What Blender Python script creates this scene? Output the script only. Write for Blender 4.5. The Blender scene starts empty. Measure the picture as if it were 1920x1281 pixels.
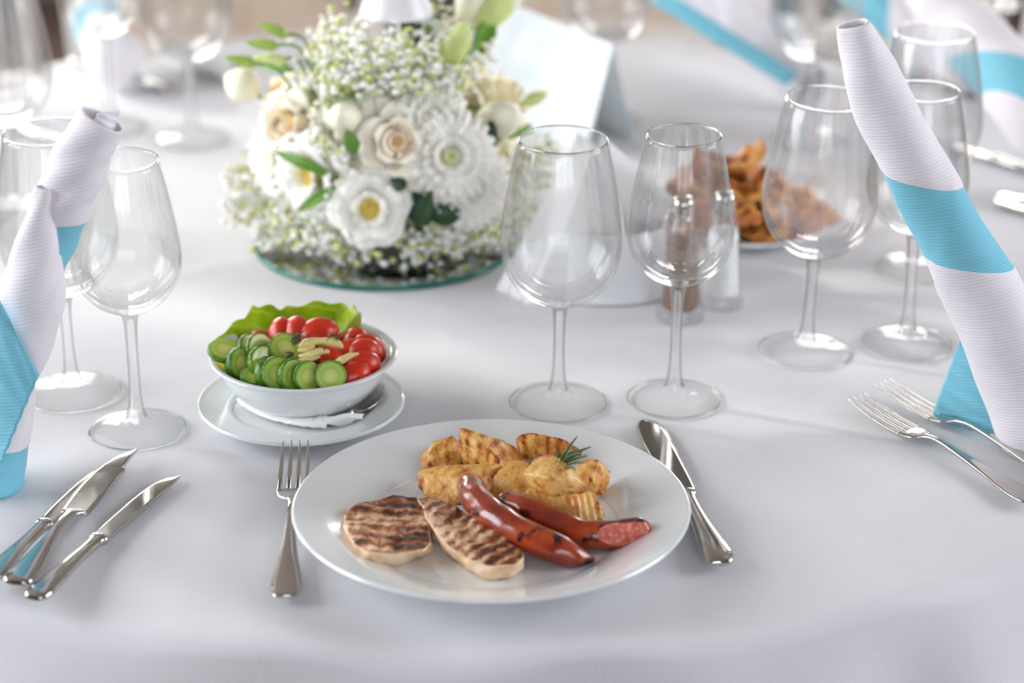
import bpy, bmesh, math, random
from mathutils import Vector, Matrix, noise
from math import sin, cos, pi, radians as R, sqrt

sc = bpy.context.scene
C = sc.collection
rnd = random.Random(7)

# ------------------------------------------------------------------ camera, world, lights, exposure
F_PX, PITCH, CAM_H, T = 4600.0, R(23.3), 1.511, 0.75      # T = height of the cloth on the table
cam = bpy.data.objects.new('camera', bpy.data.cameras.new('camera')); C.objects.link(cam)
cam.location = (0, 0, CAM_H); cam.rotation_euler = (pi/2 - PITCH, 0, 0)
cam.data.sensor_width = 36; cam.data.lens = 36*F_PX/1920
cam.data.clip_start = .05
cam.data.dof.use_dof = True; cam.data.dof.focus_distance = 1.69; cam.data.dof.aperture_fstop = 3.3
cam.data.dof.aperture_blades = 9
sc.camera = cam
w = bpy.data.worlds.new('world'); sc.world = w; w.use_nodes = True
w.node_tree.nodes['Background'].inputs[0].default_value = (.62, .78, 1, 1)
w.node_tree.nodes['Background'].inputs[1].default_value = 2.0

def area(name, loc, direction, sx, sy, power, color):
    l = bpy.data.lights.new(name, 'AREA'); l.shape = 'RECTANGLE'; l.size = sx; l.size_y = sy
    l.energy = power; l.color = color
    o = bpy.data.objects.new(name, l); C.objects.link(o); o.location = loc
    o.rotation_euler = Vector(direction).to_track_quat('-Z', 'Y').to_euler()
    return o
SUN_D = Vector((.905, -.425, -.50)).normalized()
sl = bpy.data.lights.new('sun', 'SUN'); sl.energy = 1.6; sl.angle = R(1.6); sl.color = (1, .96, .88)
so = bpy.data.objects.new('sun', sl); C.objects.link(so); so.rotation_euler = SUN_D.to_track_quat('-Z', 'Y').to_euler()
area('daylight_left_near', (-2.55, 1.5, 1.7), (1, 0, -.12), 1.7, 1.5, 72, (.92, .95, 1))
area('daylight_left_far', (-2.62, 3.27, 1.7), (1, -.2, -.12), .70, 1.5, 36, (1, .97, .93))
area('daylight_back_left', (-1.55, 5.42, 1.45), (0, -1, -.05), 1.3, 1.1, 82, (1, .97, .94))
area('daylight_back_right', (1.35, 5.42, 1.45), (0, -1, -.05), 1.3, 1.1, 70, (1, .97, .94))
area('front_fill_behind', (.3, -1.92, 1.8), (0, 1, -.1), 2.6, 1.5, 48, (.86, .90, 1))  # unseen light added behind the camera as cool front fill
area('daylight_right', (2.92, 1.6, 1.8), (-1, 0, -.1), 1.6, 1.5, 66, (.90, .93, 1))
vs = sc.view_settings
vs.view_transform = 'Standard'; vs.look = 'None'; vs.gamma = 1; vs.use_curve_mapping = False; vs.exposure = .14
sc.cycles.use_denoising = True
sc.cycles.max_bounces = 14; sc.cycles.transmission_bounces = 12; sc.cycles.transparent_max_bounces = 24
sc.cycles.glossy_bounces = 6; sc.cycles.diffuse_bounces = 4
sc.cycles.sample_clamp_indirect = 6; sc.cycles.caustics_reflective = False; sc.cycles.caustics_refractive = True
sc.cycles.blur_glossy = .3

# ------------------------------------------------------------------ photograph pixel -> point in the place
def ray(px, py):
    x = (px-960)/F_PX; y = (640.5-py)/F_PX
    return Vector((x, cos(PITCH)+y*sin(PITCH), -sin(PITCH)+y*cos(PITCH)))
EYE = Vector((0, 0, CAM_H))
def W(px, py, h=0.0):
    d = ray(px, py); return EYE + d*((T+h-CAM_H)/d.z)
def WY(px, py, Y):
    d = ray(px, py); return EYE + d*(Y/d.y)

# ------------------------------------------------------------------ object helpers
def tag(o, label=None, cat=None, group=None, kind=None):
    if label: o['label'] = label
    if cat: o['category'] = cat
    if group: o['group'] = group
    if kind: o['kind'] = kind
    return o
def thing(name, label, cat, loc=(0, 0, 0), rot=(0, 0, 0), group=None):
    o = bpy.data.objects.new(name, None); C.objects.link(o)
    o.empty_display_size = .01; o.location = loc; o.rotation_euler = rot
    return tag(o, label, cat, group)
def mesh(name, V, F, mat, parent=None, origin=None, smooth=True, midx=None):
    """one mesh object; V in world coordinates when origin is given (then it becomes local to it)"""
    if origin is not None:
        og = Vector(origin); V = [Vector(v)-og for v in V]
    me = bpy.data.meshes.new(name); me.from_pydata([tuple(v) for v in V], [], [tuple(f) for f in F])
    mats = mat if isinstance(mat, (list, tuple)) else [mat]
    for m in mats: me.materials.append(m)
    if midx: me.polygons.foreach_set('material_index', midx)
    if smooth: me.polygons.foreach_set('use_smooth', [True]*len(me.polygons))
    me.update()
    o = bpy.data.objects.new(name, me); C.objects.link(o)
    if parent is not None: o.parent = parent
    elif origin is not None: o.location = og
    return o
def fix_normals(o):
    bm = bmesh.new(); bm.from_mesh(o.data); bmesh.ops.recalc_face_normals(bm, faces=bm.faces); bm.to_mesh(o.data); bm.free(); return o
def dup(root):
    r = root.copy(); C.objects.link(r)
    for ch in list(root.children):
        c = ch.copy(); C.objects.link(c); c.parent = r
        for g in list(ch.children):
            d = g.copy(); C.objects.link(d); d.parent = c
    return r
def mod(o, kind, **k):
    m = o.modifiers.new(kind.lower(), kind)
    for a, b in k.items(): setattr(m, a, b)
    return m
class MB:
    def __init__(s): s.V = []; s.F = []; s.M = []
    def add(s, V, F, m=0):
        b = len(s.V); s.V += [Vector(v) for v in V]; s.F += [tuple(b+i for i in f) for f in F]; s.M += [m]*len(F)
    def box(s, c, d, m=0, M=None):
        x, y, z = d[0]/2, d[1]/2, d[2]/2
        V = [Vector((c[0]+i*x, c[1]+j*y, c[2]+k*z)) for i in (-1, 1) for j in (-1, 1) for k in (-1, 1)]
        if M: V = [M @ v for v in V]
        s.add(V, [(0, 1, 3, 2), (4, 6, 7, 5), (0, 4, 5, 1), (2, 3, 7, 6), (0, 2, 6, 4), (1, 5, 7, 3)], m)
    def build(s, name, mat, parent=None, origin=None, smooth=False):
        return mesh(name, s.V, s.F, mat, parent, origin, smooth, s.M if isinstance(mat, (list, tuple)) else None)
def lathe(prof, n=64, close=False):
    V = []; F = []; rows = []
    for r, z in prof:
        if r < 1e-7: rows.append([len(V)]); V.append(Vector((0, 0, z)))
        else:
            rows.append(list(range(len(V), len(V)+n)))
            V += [Vector((r*cos(2*pi*i/n), r*sin(2*pi*i/n), z)) for i in range(n)]
    for a, b in zip(rows, rows[1:]):
        for i in range(n):
            j = (i+1) % n
            if len(a) == 1 and len(b) == 1: continue
            if len(a) == 1: F.append((a[0], b[j], b[i]))
            elif len(b) == 1: F.append((a[i], a[j], b[0]))
            else: F.append((a[i], a[j], b[j], b[i]))
    return V, F
def smooth_prof(p, k=4):
    """Catmull-Rom through profile points"""
    out = []
    P = [Vector(q) for q in p]
    for i in range(len(P)-1):
        a = P[max(i-1, 0)]; b = P[i]; c = P[i+1]; d = P[min(i+2, len(P)-1)]
        for j in range(k):
            t = j/k
            out.append(.5*((2*b)+(c-a)*t+(2*a-5*b+4*c-d)*t*t+(3*b-a-3*c+d)*t*t*t))
    out.append(P[-1]); return out
def loft(path, n=16, cap=True, up=Vector((0, 0, 1)), power=2.0):
    """path: list of (centre, half width, half height); sections perpendicular to the path, width across 'up'"""
    V = []; F = []; m = len(path)
    P = [Vector(p[0]) for p in path]
    for k, (c, a, b) in enumerate(path):
        t = (P[min(k+1, m-1)]-P[max(k-1, 0)])
        t = t.normalized() if t.length > 1e-9 else Vector((0, 1, 0))
        s = t.cross(up)
        if s.length < 1e-4: s = t.cross(Vector((1, 0, 0)))
        s.normalize(); u = s.cross(t)
        for i in range(n):
            th = 2*pi*i/n; cx, sy = cos(th), sin(th)
            if power != 2: cx = math.copysign(abs(cx)**(2/power), cx); sy = math.copysign(abs(sy)**(2/power), sy)
            V.append(P[k]+s*(a*cx)+u*(b*sy))
    for k in range(m-1):
        for i in range(n):
            j = (i+1) % n; F.append((k*n+i, k*n+j, k*n+n+j, k*n+n+i))
    if cap:
        F.append(tuple(range(n-1, -1, -1))); F.append(tuple((m-1)*n+i for i in range(n)))
    return V, F
def tube_px(pts, r, n=12, k=5):
    """pts: world points, r: radius or list -> smoothed round tube with closed tapering ends"""
    m = len(pts); rr = r if isinstance(r, (list, tuple)) else [r]*m
    P4 = smooth_prof([tuple(p)+() for p in pts], k)
    L = len(P4); path = []
    for i, p in enumerate(P4):
        f = i/(L-1)*(m-1); a = int(min(f, m-2)); q = rr[a]+(rr[a+1]-rr[a])*(f-a)
        path.append((p, q, q))
    return loft(path, n)
def grid(fn, nu, nv):
    V = [fn(i/(nu-1), j/(nv-1)) for j in range(nv) for i in range(nu)]
    F = [(j*nu+i, j*nu+i+1, j*nu+nu+i+1, j*nu+nu+i) for j in range(nv-1) for i in range(nu-1)]
    return V, F
def solid_grid(fn, nu, nv, th):
    """sheet with real thickness th"""
    V, F = grid(fn, nu, nv); N = [Vector((0, 0, 0)) for _ in V]
    for f in F:
        n = (V[f[1]]-V[f[0]]).cross(V[f[3]]-V[f[0]])
        for i in f: N[i] += n
    V2 = [v-(n.normalized() if n.length else Vector((0, 0, 1)))*th for v, n in zip(V, N)]
    b = len(V); F2 = [tuple(b+i for i in reversed(f)) for f in F]
    rim = [i for i in range(nu)]+[j*nu+nu-1 for j in range(1, nv)]+[(nv-1)*nu+i for i in range(nu-2, -1, -1)]+[j*nu for j in range(nv-2, 0, -1)]
    S = [(rim[k], b+rim[k], b+rim[(k+1) % len(rim)], rim[(k+1) % len(rim)]) for k in range(len(rim))]
    return V+V2, F+F2+S
def hull(pts):
    bm = bmesh.new()
    for p in pts: bm.verts.new(p)
    r = bmesh.ops.convex_hull(bm, input=bm.verts)
    bmesh.ops.delete(bm, geom=[v for v in bm.verts if not v.link_faces], context='VERTS')
    bmesh.ops.recalc_face_normals(bm, faces=bm.faces)
    bm.verts.ensure_lookup_table(); bm.verts.index_update()
    V = [v.co.copy() for v in bm.verts]; F = [tuple(v.index for v in f.verts) for f in bm.faces]
    bm.free(); return V, F
def remesh_organic(name, V, F, mat, origin, vox=.0011, it=4, disp=.0008, scale=.02, seed=0, parent=None, fn=None):
    """round the hull off, roughen it and keep the result as real mesh"""
    o = mesh(name, V, F, mat, parent, origin, smooth=True)
    mod(o, 'REMESH', mode='VOXEL', voxel_size=vox)
    mod(o, 'SMOOTH', iterations=it, factor=.5)
    dg = bpy.context.evaluated_depsgraph_get(); dg.update()
    me = bpy.data.meshes.new_from_object(o.evaluated_get(dg))
    o.modifiers.clear(); old = o.data; o.data = me; bpy.data.meshes.remove(old)
    if not me.materials:
        me.materials.append(mat if not isinstance(mat, (list, tuple)) else mat[0])
    ns = [v.normal.copy() for v in me.vertices]
    for v, n in zip(me.vertices, ns):
        q = v.co/scale+Vector((seed*3.1, seed*1.7, 0))
        d = noise.noise(q)*disp+noise.noise(q*3.1)*disp*.45
        if fn: d += fn(v.co+Vector(origin), n)
        v.co += n*d
    me.polygons.foreach_set('use_smooth', [True]*len(me.polygons)); me.update()
    return o

# ------------------------------------------------------------------ materials
def srgb(r, g, b):
    f = lambda c: (c/255/12.92) if c/255 <= .04045 else ((c/255+.055)/1.055)**2.4
    return (f(r), f(g), f(b), 1)
class NT:
    def __init__(s, name):
        s.m = bpy.data.materials.new(name); s.m.use_nodes = True; s.t = s.m.node_tree
        s.b = s.t.nodes['Principled BSDF']; s.out = s.t.nodes['Material Output']
    def n(s, kind, **k):
        x = s.t.nodes.new('ShaderNode'+kind)
        for a, b in k.items():
            if a in x.inputs: x.inputs[a].default_value = b
            else: setattr(x, a, b)
        return x
    def l(s, a, b): s.t.links.new(a, b)
    def coord(s, kind='Object', scale=None, rot=None):
        c = s.n('TexCoord').outputs[kind]
        if scale or rot:
            mp = s.n('Mapping'); s.l(c, mp.inputs[0])
            if scale: mp.inputs['Scale'].default_value = scale
            if rot: mp.inputs['Rotation'].default_value = rot
            c = mp.outputs[0]
        return c
    def ramp(s, fac, stops):
        r = s.n('ValToRGB'); e = r.color_ramp.elements
        while len(e) < len(stops): e.new(.5)
        for q, (p, c) in zip(e, stops): q.position = p; q.color = c
        s.l(fac, r.inputs[0]); return r.outputs[0]
    def noise(s, scale, detail=4, rough=.55, co=None, dist=0):
        x = s.n('TexNoise', Scale=scale, Detail=detail, Roughness=rough, Distortion=dist)
        s.l(co or s.coord(), x.inputs['Vector']); return x.outputs['Fac']
    def mix(s, f, a, b, mode='MIX'):
        x = s.n('Mix', data_type='RGBA', blend_type=mode)
        for v, i in ((f, 0), (a, 6), (b, 7)):
            if hasattr(v, 'is_linked'): s.l(v, x.inputs[i])
            else: x.inputs[i].default_value = v
        return x.outputs[2]
    def math(s, op, a, b=0.0):
        x = s.n('Math', operation=op)
        for v, i in ((a, 0), (b, 1)):
            if hasattr(v, 'is_linked'): s.l(v, x.inputs[i])
            else: x.inputs[i].default_value = v
        return x.outputs[0]
    def bump(s, h, strength=.3, dist=.001):
        x = s.n('Bump', Strength=strength, Distance=dist); s.l(h, x.inputs['Height']); s.l(x.outputs[0], s.b.inputs['Normal'])
    def set(s, **k):
        for a, b in k.items():
            i = s.b.inputs[a.replace('_', ' ')]
            if hasattr(b, 'is_linked'): s.l(b, i)
            else: i.default_value = b
        return s.m
def plain(name, col, rough=.5, metallic=0, var=.06, vscale=40, bump=.0, bscale=400, bdist=.0005, **k):
    n = NT(name)
    f = n.noise(vscale, 3)
    dark = tuple(c*(1-var) for c in col[:3])+(1,); lite = tuple(min(1, c*(1+var)) for c in col[:3])+(1,)
    n.set(Base_Color=n.ramp(f, [(.3, dark), (.7, lite)]), Roughness=rough, Metallic=metallic, **k)
    if bump: n.bump(n.noise(bscale, 3), bump, bdist)
    return n.m

def mat_cloth():
    n = NT('white_tablecloth')
    c = n.coord()
    w1 = n.n('TexWave', Scale=520, Distortion=.6); w1.bands_direction = 'X'; n.l(c, w1.inputs[0])
    w2 = n.n('TexWave', Scale=520, Distortion=.6); w2.bands_direction = 'Y'; n.l(c, w2.inputs[0])
    h = n.math('ADD', w1.outputs['Fac'], w2.outputs['Fac'])
    n.bump(n.math('ADD', n.math('MULTIPLY', h, .5), n.math('MULTIPLY', n.noise(9, 3, co=c), 2.0)), .35, .0012)
    return n.set(Base_Color=n.ramp(n.noise(14, 4, co=c), [(.3, (.76, .755, .785, 1)), (.7, (.80, .795, .82, 1))]), Roughness=.85,
                 Sheen_Weight=.15)
def mat_glass(name, mixf=.5, rough=0.0, pw=5.0, amp=.8, base=.026, tint=None):
    n = NT(name)
    n.t.nodes.remove(n.b)
    g = n.n('BsdfGlass', Roughness=rough, IOR=1.47); g.inputs['Color'].default_value = (.995, 1, .998, 1)
    t = n.n('BsdfTransparent'); t.inputs['Color'].default_value = (.996, .999, .998, 1)
    if tint: g.inputs['Color'].default_value = tint; t.inputs['Color'].default_value = tint
    gl = n.n('BsdfGlossy', Roughness=.01)
    lw = n.n('LayerWeight', Blend=.5)
    fr = n.math('ADD', n.math('MULTIPLY', n.math('POWER', lw.outputs['Facing'], pw), amp), base)
    thin = n.n('MixShader'); n.l(fr, thin.inputs[0]); n.l(t.outputs[0], thin.inputs[1]); n.l(gl.outputs[0], thin.inputs[2])
    m = n.n('MixShader'); m.inputs[0].default_value = mixf
    n.l(thin.outputs[0], m.inputs[1]); n.l(g.outputs[0], m.inputs[2]); n.l(m.outputs[0], n.out.inputs[0])
    return n.m
def mat_porcelain(name, col=(.80, .81, .81, 1)):
    return plain(name, col, .16, var=.01, Coat_Weight=.5, Coat_Roughness=.05, Specular_IOR_Level=.5)
def mat_steel():
    n = NT('polished_steel')
    f = n.noise(90, 3)
    return n.set(Base_Color=(.62, .59, .55, 1), Metallic=1.0, Roughness=n.math('ADD', n.math('MULTIPLY', f, .08), .05))
def mat_napkin(name, col, rot=(0, 0, 0), sc_=130):
    n = NT(name)
    c = n.coord('Object', rot=rot)
    w1 = n.n('TexWave', Scale=sc_, Distortion=1.2, Detail=1.5); w1.bands_direction = 'Z'; w1.inputs['Detail Scale'].default_value = 2.0
    n.l(c, w1.inputs[0])
    w2 = n.n('TexWave', Scale=sc_*.27, Distortion=2.5, Detail=1.0); w2.bands_direction = 'Z'; n.l(c, w2.inputs[0])
    n.bump(n.math('ADD', w1.outputs['Fac'], n.math('MULTIPLY', w2.outputs['Fac'], .35)), .26, .0006)
    v = tuple(x*.93 for x in col[:3])+(1,)
    c0 = n.ramp(n.noise(60, 4), [(.3, v), (.7, col)])
    line = n.ramp(w1.outputs['Fac'], [(.80, (0, 0, 0, 1)), (1, (1, 1, 1, 1))])
    lite = tuple(min(1, x*1.12) for x in col[:3])+(1,)
    return n.set(Base_Color=n.mix(line, c0, lite), Roughness=.75, Sheen_Weight=.1, Specular_IOR_Level=.25)
def mat_potato(name, brown=.5, stripes=0.0, rot=0.0):
    n = NT(name)
    c = n.coord()
    base = n.ramp(n.noise(70, 5, .6, c), [(.25, srgb(206, 150, 66)), (.5, srgb(232, 188, 106)), (.75, srgb(244, 214, 146))])
    big = n.noise(38, 5, .65, c, .6); fine = n.noise(420, 3, .6, c)
    f = n.math('ADD', n.math('MULTIPLY', big, .80), n.math('MULTIPLY', fine, .20))
    geo = n.n('NewGeometry').outputs['Pointiness']
    f = n.math('ADD', f, n.math('MULTIPLY', n.math('SUBTRACT', geo, .5), 1.1))
    if stripes:
        wv = n.n('TexWave', Scale=38, Distortion=4, Detail=2); n.l(n.coord('Object', rot=(0, 0, rot)), wv.inputs[0])
        f = n.math('ADD', f, n.math('MULTIPLY', n.math('SUBTRACT', wv.outputs['Fac'], .6), stripes))
    th = .655-.15*brown
    m1 = n.ramp(f, [(th-.07, (0, 0, 0, 1)), (th+.05, (1, 1, 1, 1))])
    m2 = n.ramp(f, [(th+.03, (0, 0, 0, 1)), (th+.12, (1, 1, 1, 1))])
    col = n.mix(m1, base, srgb(196, 112, 40)); col = n.mix(m2, col, srgb(104, 48, 18))
    n.bump(n.math('ADD', n.noise(300, 4, .7, c), n.math('MULTIPLY', n.noise(90, 3, .6, c), 2)), .5, .0008)
    return n.set(Base_Color=col, Roughness=.42, Subsurface_Weight=.12, Subsurface_Radius=(.006, .003, .001), Subsurface_Scale=.6,
                 Specular_IOR_Level=.5)
def mat_pork(name, rot, scale=26, amount=.5):
    n = NT(name)
    c = n.coord()
    pale = n.ramp(n.noise(80, 5, .6, c), [(.3, srgb(214, 166, 122)), (.55, srgb(236, 206, 172)), (.8, srgb(244, 228, 206))])
    wv = n.n('TexWave', Scale=scale, Distortion=7, Detail=4); wv.inputs['Detail Scale'].default_value = 1.4
    wv.inputs['Detail Roughness'].default_value = .6
    n.l(n.coord('Object', rot=(0, 0, rot)), wv.inputs[0])
    big = n.noise(26, 4, .6, c)
    f = n.math('ADD', n.math('MULTIPLY', n.math('MULTIPLY', wv.outputs['Fac'], n.ramp(n.noise(34, 3, .6, c), [(.35, (.15, .15, .15, 1)), (.6, (1, 1, 1, 1))])), .24), n.math('ADD', n.math('MULTIPLY', big, .68), n.math('MULTIPLY', n.noise(110, 4, .7, n.coord('Object', (1, .35, 1), (0, 0, rot)), 1.0), .42)))
    up = n.n('SeparateXYZ'); n.l(n.n('NewGeometry').outputs['True Normal'], up.inputs[0])
    top = n.ramp(up.outputs[2], [(.35, (0, 0, 0, 1)), (.75, (1, 1, 1, 1))])
    th = .80-.2*amount
    m1 = n.mix(1.0, n.ramp(f, [(th-.10, (0, 0, 0, 1)), (th+.06, (1, 1, 1, 1))]), top, 'MULTIPLY')
    m2 = n.mix(1.0, n.ramp(f, [(th+.06, (0, 0, 0, 1)), (th+.20, (1, 1, 1, 1))]), top, 'MULTIPLY')
    col = n.mix(m1, pale, srgb(150, 84, 40)); col = n.mix(m2, col, srgb(66, 32, 20))
    n.bump(n.math('ADD', n.math('MULTIPLY', f, .3), n.noise(260, 4, .7, c)), .55, -.0009)
    return n.set(Base_Color=col, Roughness=.45, Subsurface_Weight=.1, Subsurface_Radius=(.006, .003, .002), Subsurface_Scale=.5)
def mat_sausage():
    n = NT('sausage_skin')
    c = n.coord()
    f = n.noise(55, 4, .6, c, .4)
    base = n.ramp(n.noise(34, 4, .5, c), [(.3, srgb(96, 28, 14)), (.5, srgb(146, 50, 20)), (.75, srgb(182, 82, 42))])
    col = n.mix(n.ramp(f, [(.56, (0, 0, 0, 1)), (.64, (1, 1, 1, 1))]), base, srgb(36, 16, 16))
    n.bump(n.math('ADD', n.noise(180, 4, .6, c), n.math('MULTIPLY', n.noise(60, 2, .5, c), 2)), .45, .0008)
    return n.set(Base_Color=col, Roughness=.2, Coat_Weight=.5, Coat_Roughness=.12)
def mat_sausage_cut():
    n = NT('sausage_cut_face')
    c = n.coord()
    v = n.n('TexVoronoi', Scale=330); n.l(c, v.inputs[0])
    col = n.ramp(n.math('ADD', n.math('MULTIPLY', v.outputs['Distance'], .35), n.math('MULTIPLY', n.noise(170, 4, .7, c), .65)), [(.32, srgb(214, 140, 124)), (.5, srgb(190, 96, 80)), (.7, srgb(160, 62, 48))])
    n.bump(n.noise(300, 4), .6, .0008)
    return n.set(Base_Color=col, Roughness=.45, Subsurface_Weight=.1, Subsurface_Scale=.3)
def mat_cuke_skin():
    n = NT('cucumber_skin'); c = n.coord()
    v = n.n('TexVoronoi', Scale=330); n.l(c, v.inputs[0])
    n.bump(n.math('SUBTRACT', 1.0, v.outputs['Distance']), .7, .001)
    return n.set(Base_Color=n.ramp(n.noise(120, 4, co=c), [(.3, srgb(40, 84, 16)), (.6, srgb(84, 130, 34)), (.8, srgb(132, 166, 60))]), Roughness=.3)
def mat_cuke_face():
    n = NT('cucumber_flesh'); c = n.coord()
    # radius from the slice's own axis (local z)
    s = n.n('SeparateXYZ'); n.l(c, s.inputs[0])
    r = n.math('SQRT', n.math('ADD', n.math('MULTIPLY', s.outputs[0], s.outputs[0]), n.math('MULTIPLY', s.outputs[1], s.outputs[1])))
    r = n.math('ADD', n.math('MULTIPLY', r, 90), n.math('MULTIPLY', n.noise(260, 2, co=c), .16))
    col = n.ramp(r, [(.08, srgb(214, 216, 130)), (.5, srgb(186, 200, 98)), (.62, srgb(158, 184, 72)), (.80, srgb(176, 196, 90)), (1.0, srgb(120, 160, 50))])
    n.bump(n.noise(500, 3, co=c), .3, .0004)
    return n.set(Base_Color=col, Roughness=.25, Subsurface_Weight=.1, Subsurface_Scale=.3, Coat_Weight=.3)
def mat_petal(name, inner, outer, span):
    """flower petal, colour by distance from the flower's own axis"""
    n = NT(name); c = n.coord()
    g = n.n('VectorMath', operation='LENGTH'); n.l(c, g.inputs[0])
    r = n.math('DIVIDE', g.outputs['Value'], span)
    n.set(Base_Color=n.ramp(r, [(.18, inner), (.55, outer)]), Roughness=.6, Specular_IOR_Level=.25, Subsurface_Weight=.25, Subsurface_Radius=(.01, .01, .006), Subsurface_Scale=.4)
    n.bump(n.noise(160, 3), .2, .0006)
    return n.m
M = {}
M['cloth'] = mat_cloth()
M['glass'] = mat_glass('clear_glass', .12)
M['glass_solid'] = mat_glass('clear_solid_glass', .42)
M['glass_edge'] = mat_glass('glass_edge', .75, tint=(.88, .92, .89, 1))
M['glass_foot'] = mat_glass('clear_foot_glass', .03, 0, 7.0, .7, .014)
M['porcelain'] = mat_porcelain('white_porcelain', (.72, .745, .745, 1))
M['porcelain2'] = mat_porcelain('white_holder_ceramic', (.74, .75, .77, 1))
M['steel'] = mat_steel()
M['nap_white'] = mat_napkin('white_paper_napkin', (.84, .80, .84, 1), (0, R(12), 0))
M['nap_blue'] = mat_napkin('turquoise_paper_napkin', srgb(128, 200, 220), (0, R(12), 0))
M['nap_plain'] = plain('soft_white_tissue', (.84, .83, .83, 1), .85, var=.03, bump=.2, bscale=200)
M['potato'] = mat_potato('roast_potato', .8)
M['potato_b'] = mat_potato('roast_potato_browned', 1.2, .10, .5)
M['potato_g'] = mat_potato('roast_potato_grilled', 1.0, .07, 1.1)
M['saus'] = mat_sausage(); M['saus_cut'] = mat_sausage_cut()
M['cuke'] = mat_cuke_skin(); M['cukef'] = mat_cuke_face()
M['tomato'] = plain('tomato_skin', srgb(216, 48, 24), .3, var=.25, vscale=60, Coat_Weight=.1, Subsurface_Weight=.1, Subsurface_Scale=.3)
M['tomatof'] = plain('tomato_flesh', srgb(224, 78, 44), .25, var=.25, vscale=200, bump=.4, bscale=300, Subsurface_Weight=.1, Subsurface_Scale=.3)
M['strip'] = plain('pale_yellow_pepper', srgb(226, 206, 136), .3, var=.12, vscale=150, Subsurface_Weight=.1, Subsurface_Scale=.3)
M['lemon'] = plain('lemon_yellow', srgb(232, 208, 70), .35)
M['dill'] = plain('dark_herb', srgb(44, 66, 22), .5, var=.2)
M['rosemary'] = plain('rosemary_green', srgb(70, 98, 56), .45, var=.2, vscale=200)
M['leaf'] = plain('leaf_green', srgb(96, 142, 46), .45, var=.25, vscale=50)
M['leafd'] = plain('dark_foliage', srgb(38, 72, 36), .5, var=.3, vscale=60)
M['fill'] = plain('soft_green_filler', srgb(150, 168, 110), .6, var=.4, vscale=30)
M['budy'] = plain('yellow_green_speck', srgb(206, 208, 134), .6, var=.2)
M['budg'] = plain('fresh_bud_green', srgb(158, 186, 84), .5, var=.2)
M['bud'] = plain('pale_bud_green', srgb(206, 218, 142), .5, var=.15)
M['gyps'] = plain('tiny_white_floret', (.93, .93, .86, 1), .7, var=.05, Subsurface_Weight=.2, Subsurface_Scale=.2)
M['gypst'] = plain('fine_green_stem', srgb(150, 170, 96), .6)
M['rose'] = mat_petal('cream_rose_petal', srgb(248, 208, 150), srgb(252, 247, 230), .034)
M['heart'] = plain('rose_heart', srgb(250, 218, 166), .6, var=.1)
M['rose2'] = mat_petal('beige_rose_petal', srgb(232, 206, 150), srgb(250, 240, 210), .035)
M['lisi'] = mat_petal('white_lisianthus_petal', srgb(226, 206, 84), srgb(252, 251, 240), .030)
M['chry'] = mat_petal('white_chrysanthemum_petal', srgb(220, 226, 130), srgb(253, 250, 238), .020)
M['yell'] = plain('stamen_yellow', srgb(226, 204, 104), .6, var=.2)
M['mirror'] = plain('mirror_silver', (.86, .90, .88, 1), .015, 1, var=.0)
M['mirror_edge'] = plain('green_glass_edge', srgb(30, 110, 96), .08, var=.1)
M['wire'] = plain('white_lacquered_metal', (.80, .80, .82, 1), .35, var=.03)
M['tray'] = plain('dark_green_tray', srgb(14, 62, 52), .3)
M['cream'] = plain('cream_bud', srgb(244, 240, 218), .6, var=.06)
M['pepper'] = plain('ground_pepper', srgb(132, 104, 88), .9, var=.35, vscale=900, bump=.5, bscale=1200)
M['salt'] = plain('fine_salt', (.82, .82, .82, 1), .9, bump=.3, bscale=1200)
M['pastry'] = plain('fried_pastry', srgb(222, 154, 76), .55, var=.35, vscale=70, bump=.8, bscale=140, bdist=.003)
M['pastry2'] = plain('browned_pastry', srgb(190, 116, 66), .55, var=.45, vscale=70, bump=.8, bscale=140, bdist=.003)
M['chairw'] = plain('white_painted_wood', (.72, .70, .68, 1), .45, var=.05)
M['beige'] = plain('beige_upholstery', srgb(206, 190, 174), .9, var=.1, bump=.3, bscale=500)
M['floor'] = plain('dark_brown_floor', srgb(78, 58, 50), .5, var=.3, vscale=6)
M['wall'] = plain('warm_grey_plaster', (.22, .205, .19, 1), .9, var=.06, vscale=4, bump=.2, bscale=60)
M['ceil'] = plain('brown_timber_ceiling', (.18, .16, .145, 1), .8, var=.15, vscale=5)
M['wood'] = plain('table_wood', srgb(120, 84, 52), .5, var=.2, vscale=12)
M['frame'] = plain('white_window_frame', (.75, .75, .74, 1), .4, var=.02)

# ------------------------------------------------------------------ room
def structure(name, boxes, mat):
    b = MB()
    for c, d in boxes: b.box(c, d)
    return tag(b.build(name, mat), kind='structure')
X0, X1, Y0, Y1, HC = -2.7, 3.0, -2.0, 5.5, 2.8
structure('floor', [(((X0+X1)/2, (Y0+Y1)/2, -.05), (X1-X0+.4, Y1-Y0+.4, .1))], M['floor'])
structure('ceiling', [(((X0+X1)/2, (Y0+Y1)/2, HC+.05), (X1-X0+.4, Y1-Y0+.4, .1))], M['ceil'])
structure('wall_right', [((X1+.05, (Y0+Y1)/2, HC/2), (.1, Y1-Y0, HC))], M['wall'])
structure('wall_back', [(((X0+X1)/2, Y1+.05, HC/2), (X1-X0+.2, .1, HC))], M['wall'])
structure('wall_front', [(((X0+X1)/2, Y0-.05, HC/2), (X1-X0+.2, .1, HC))], M['wall'])
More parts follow.
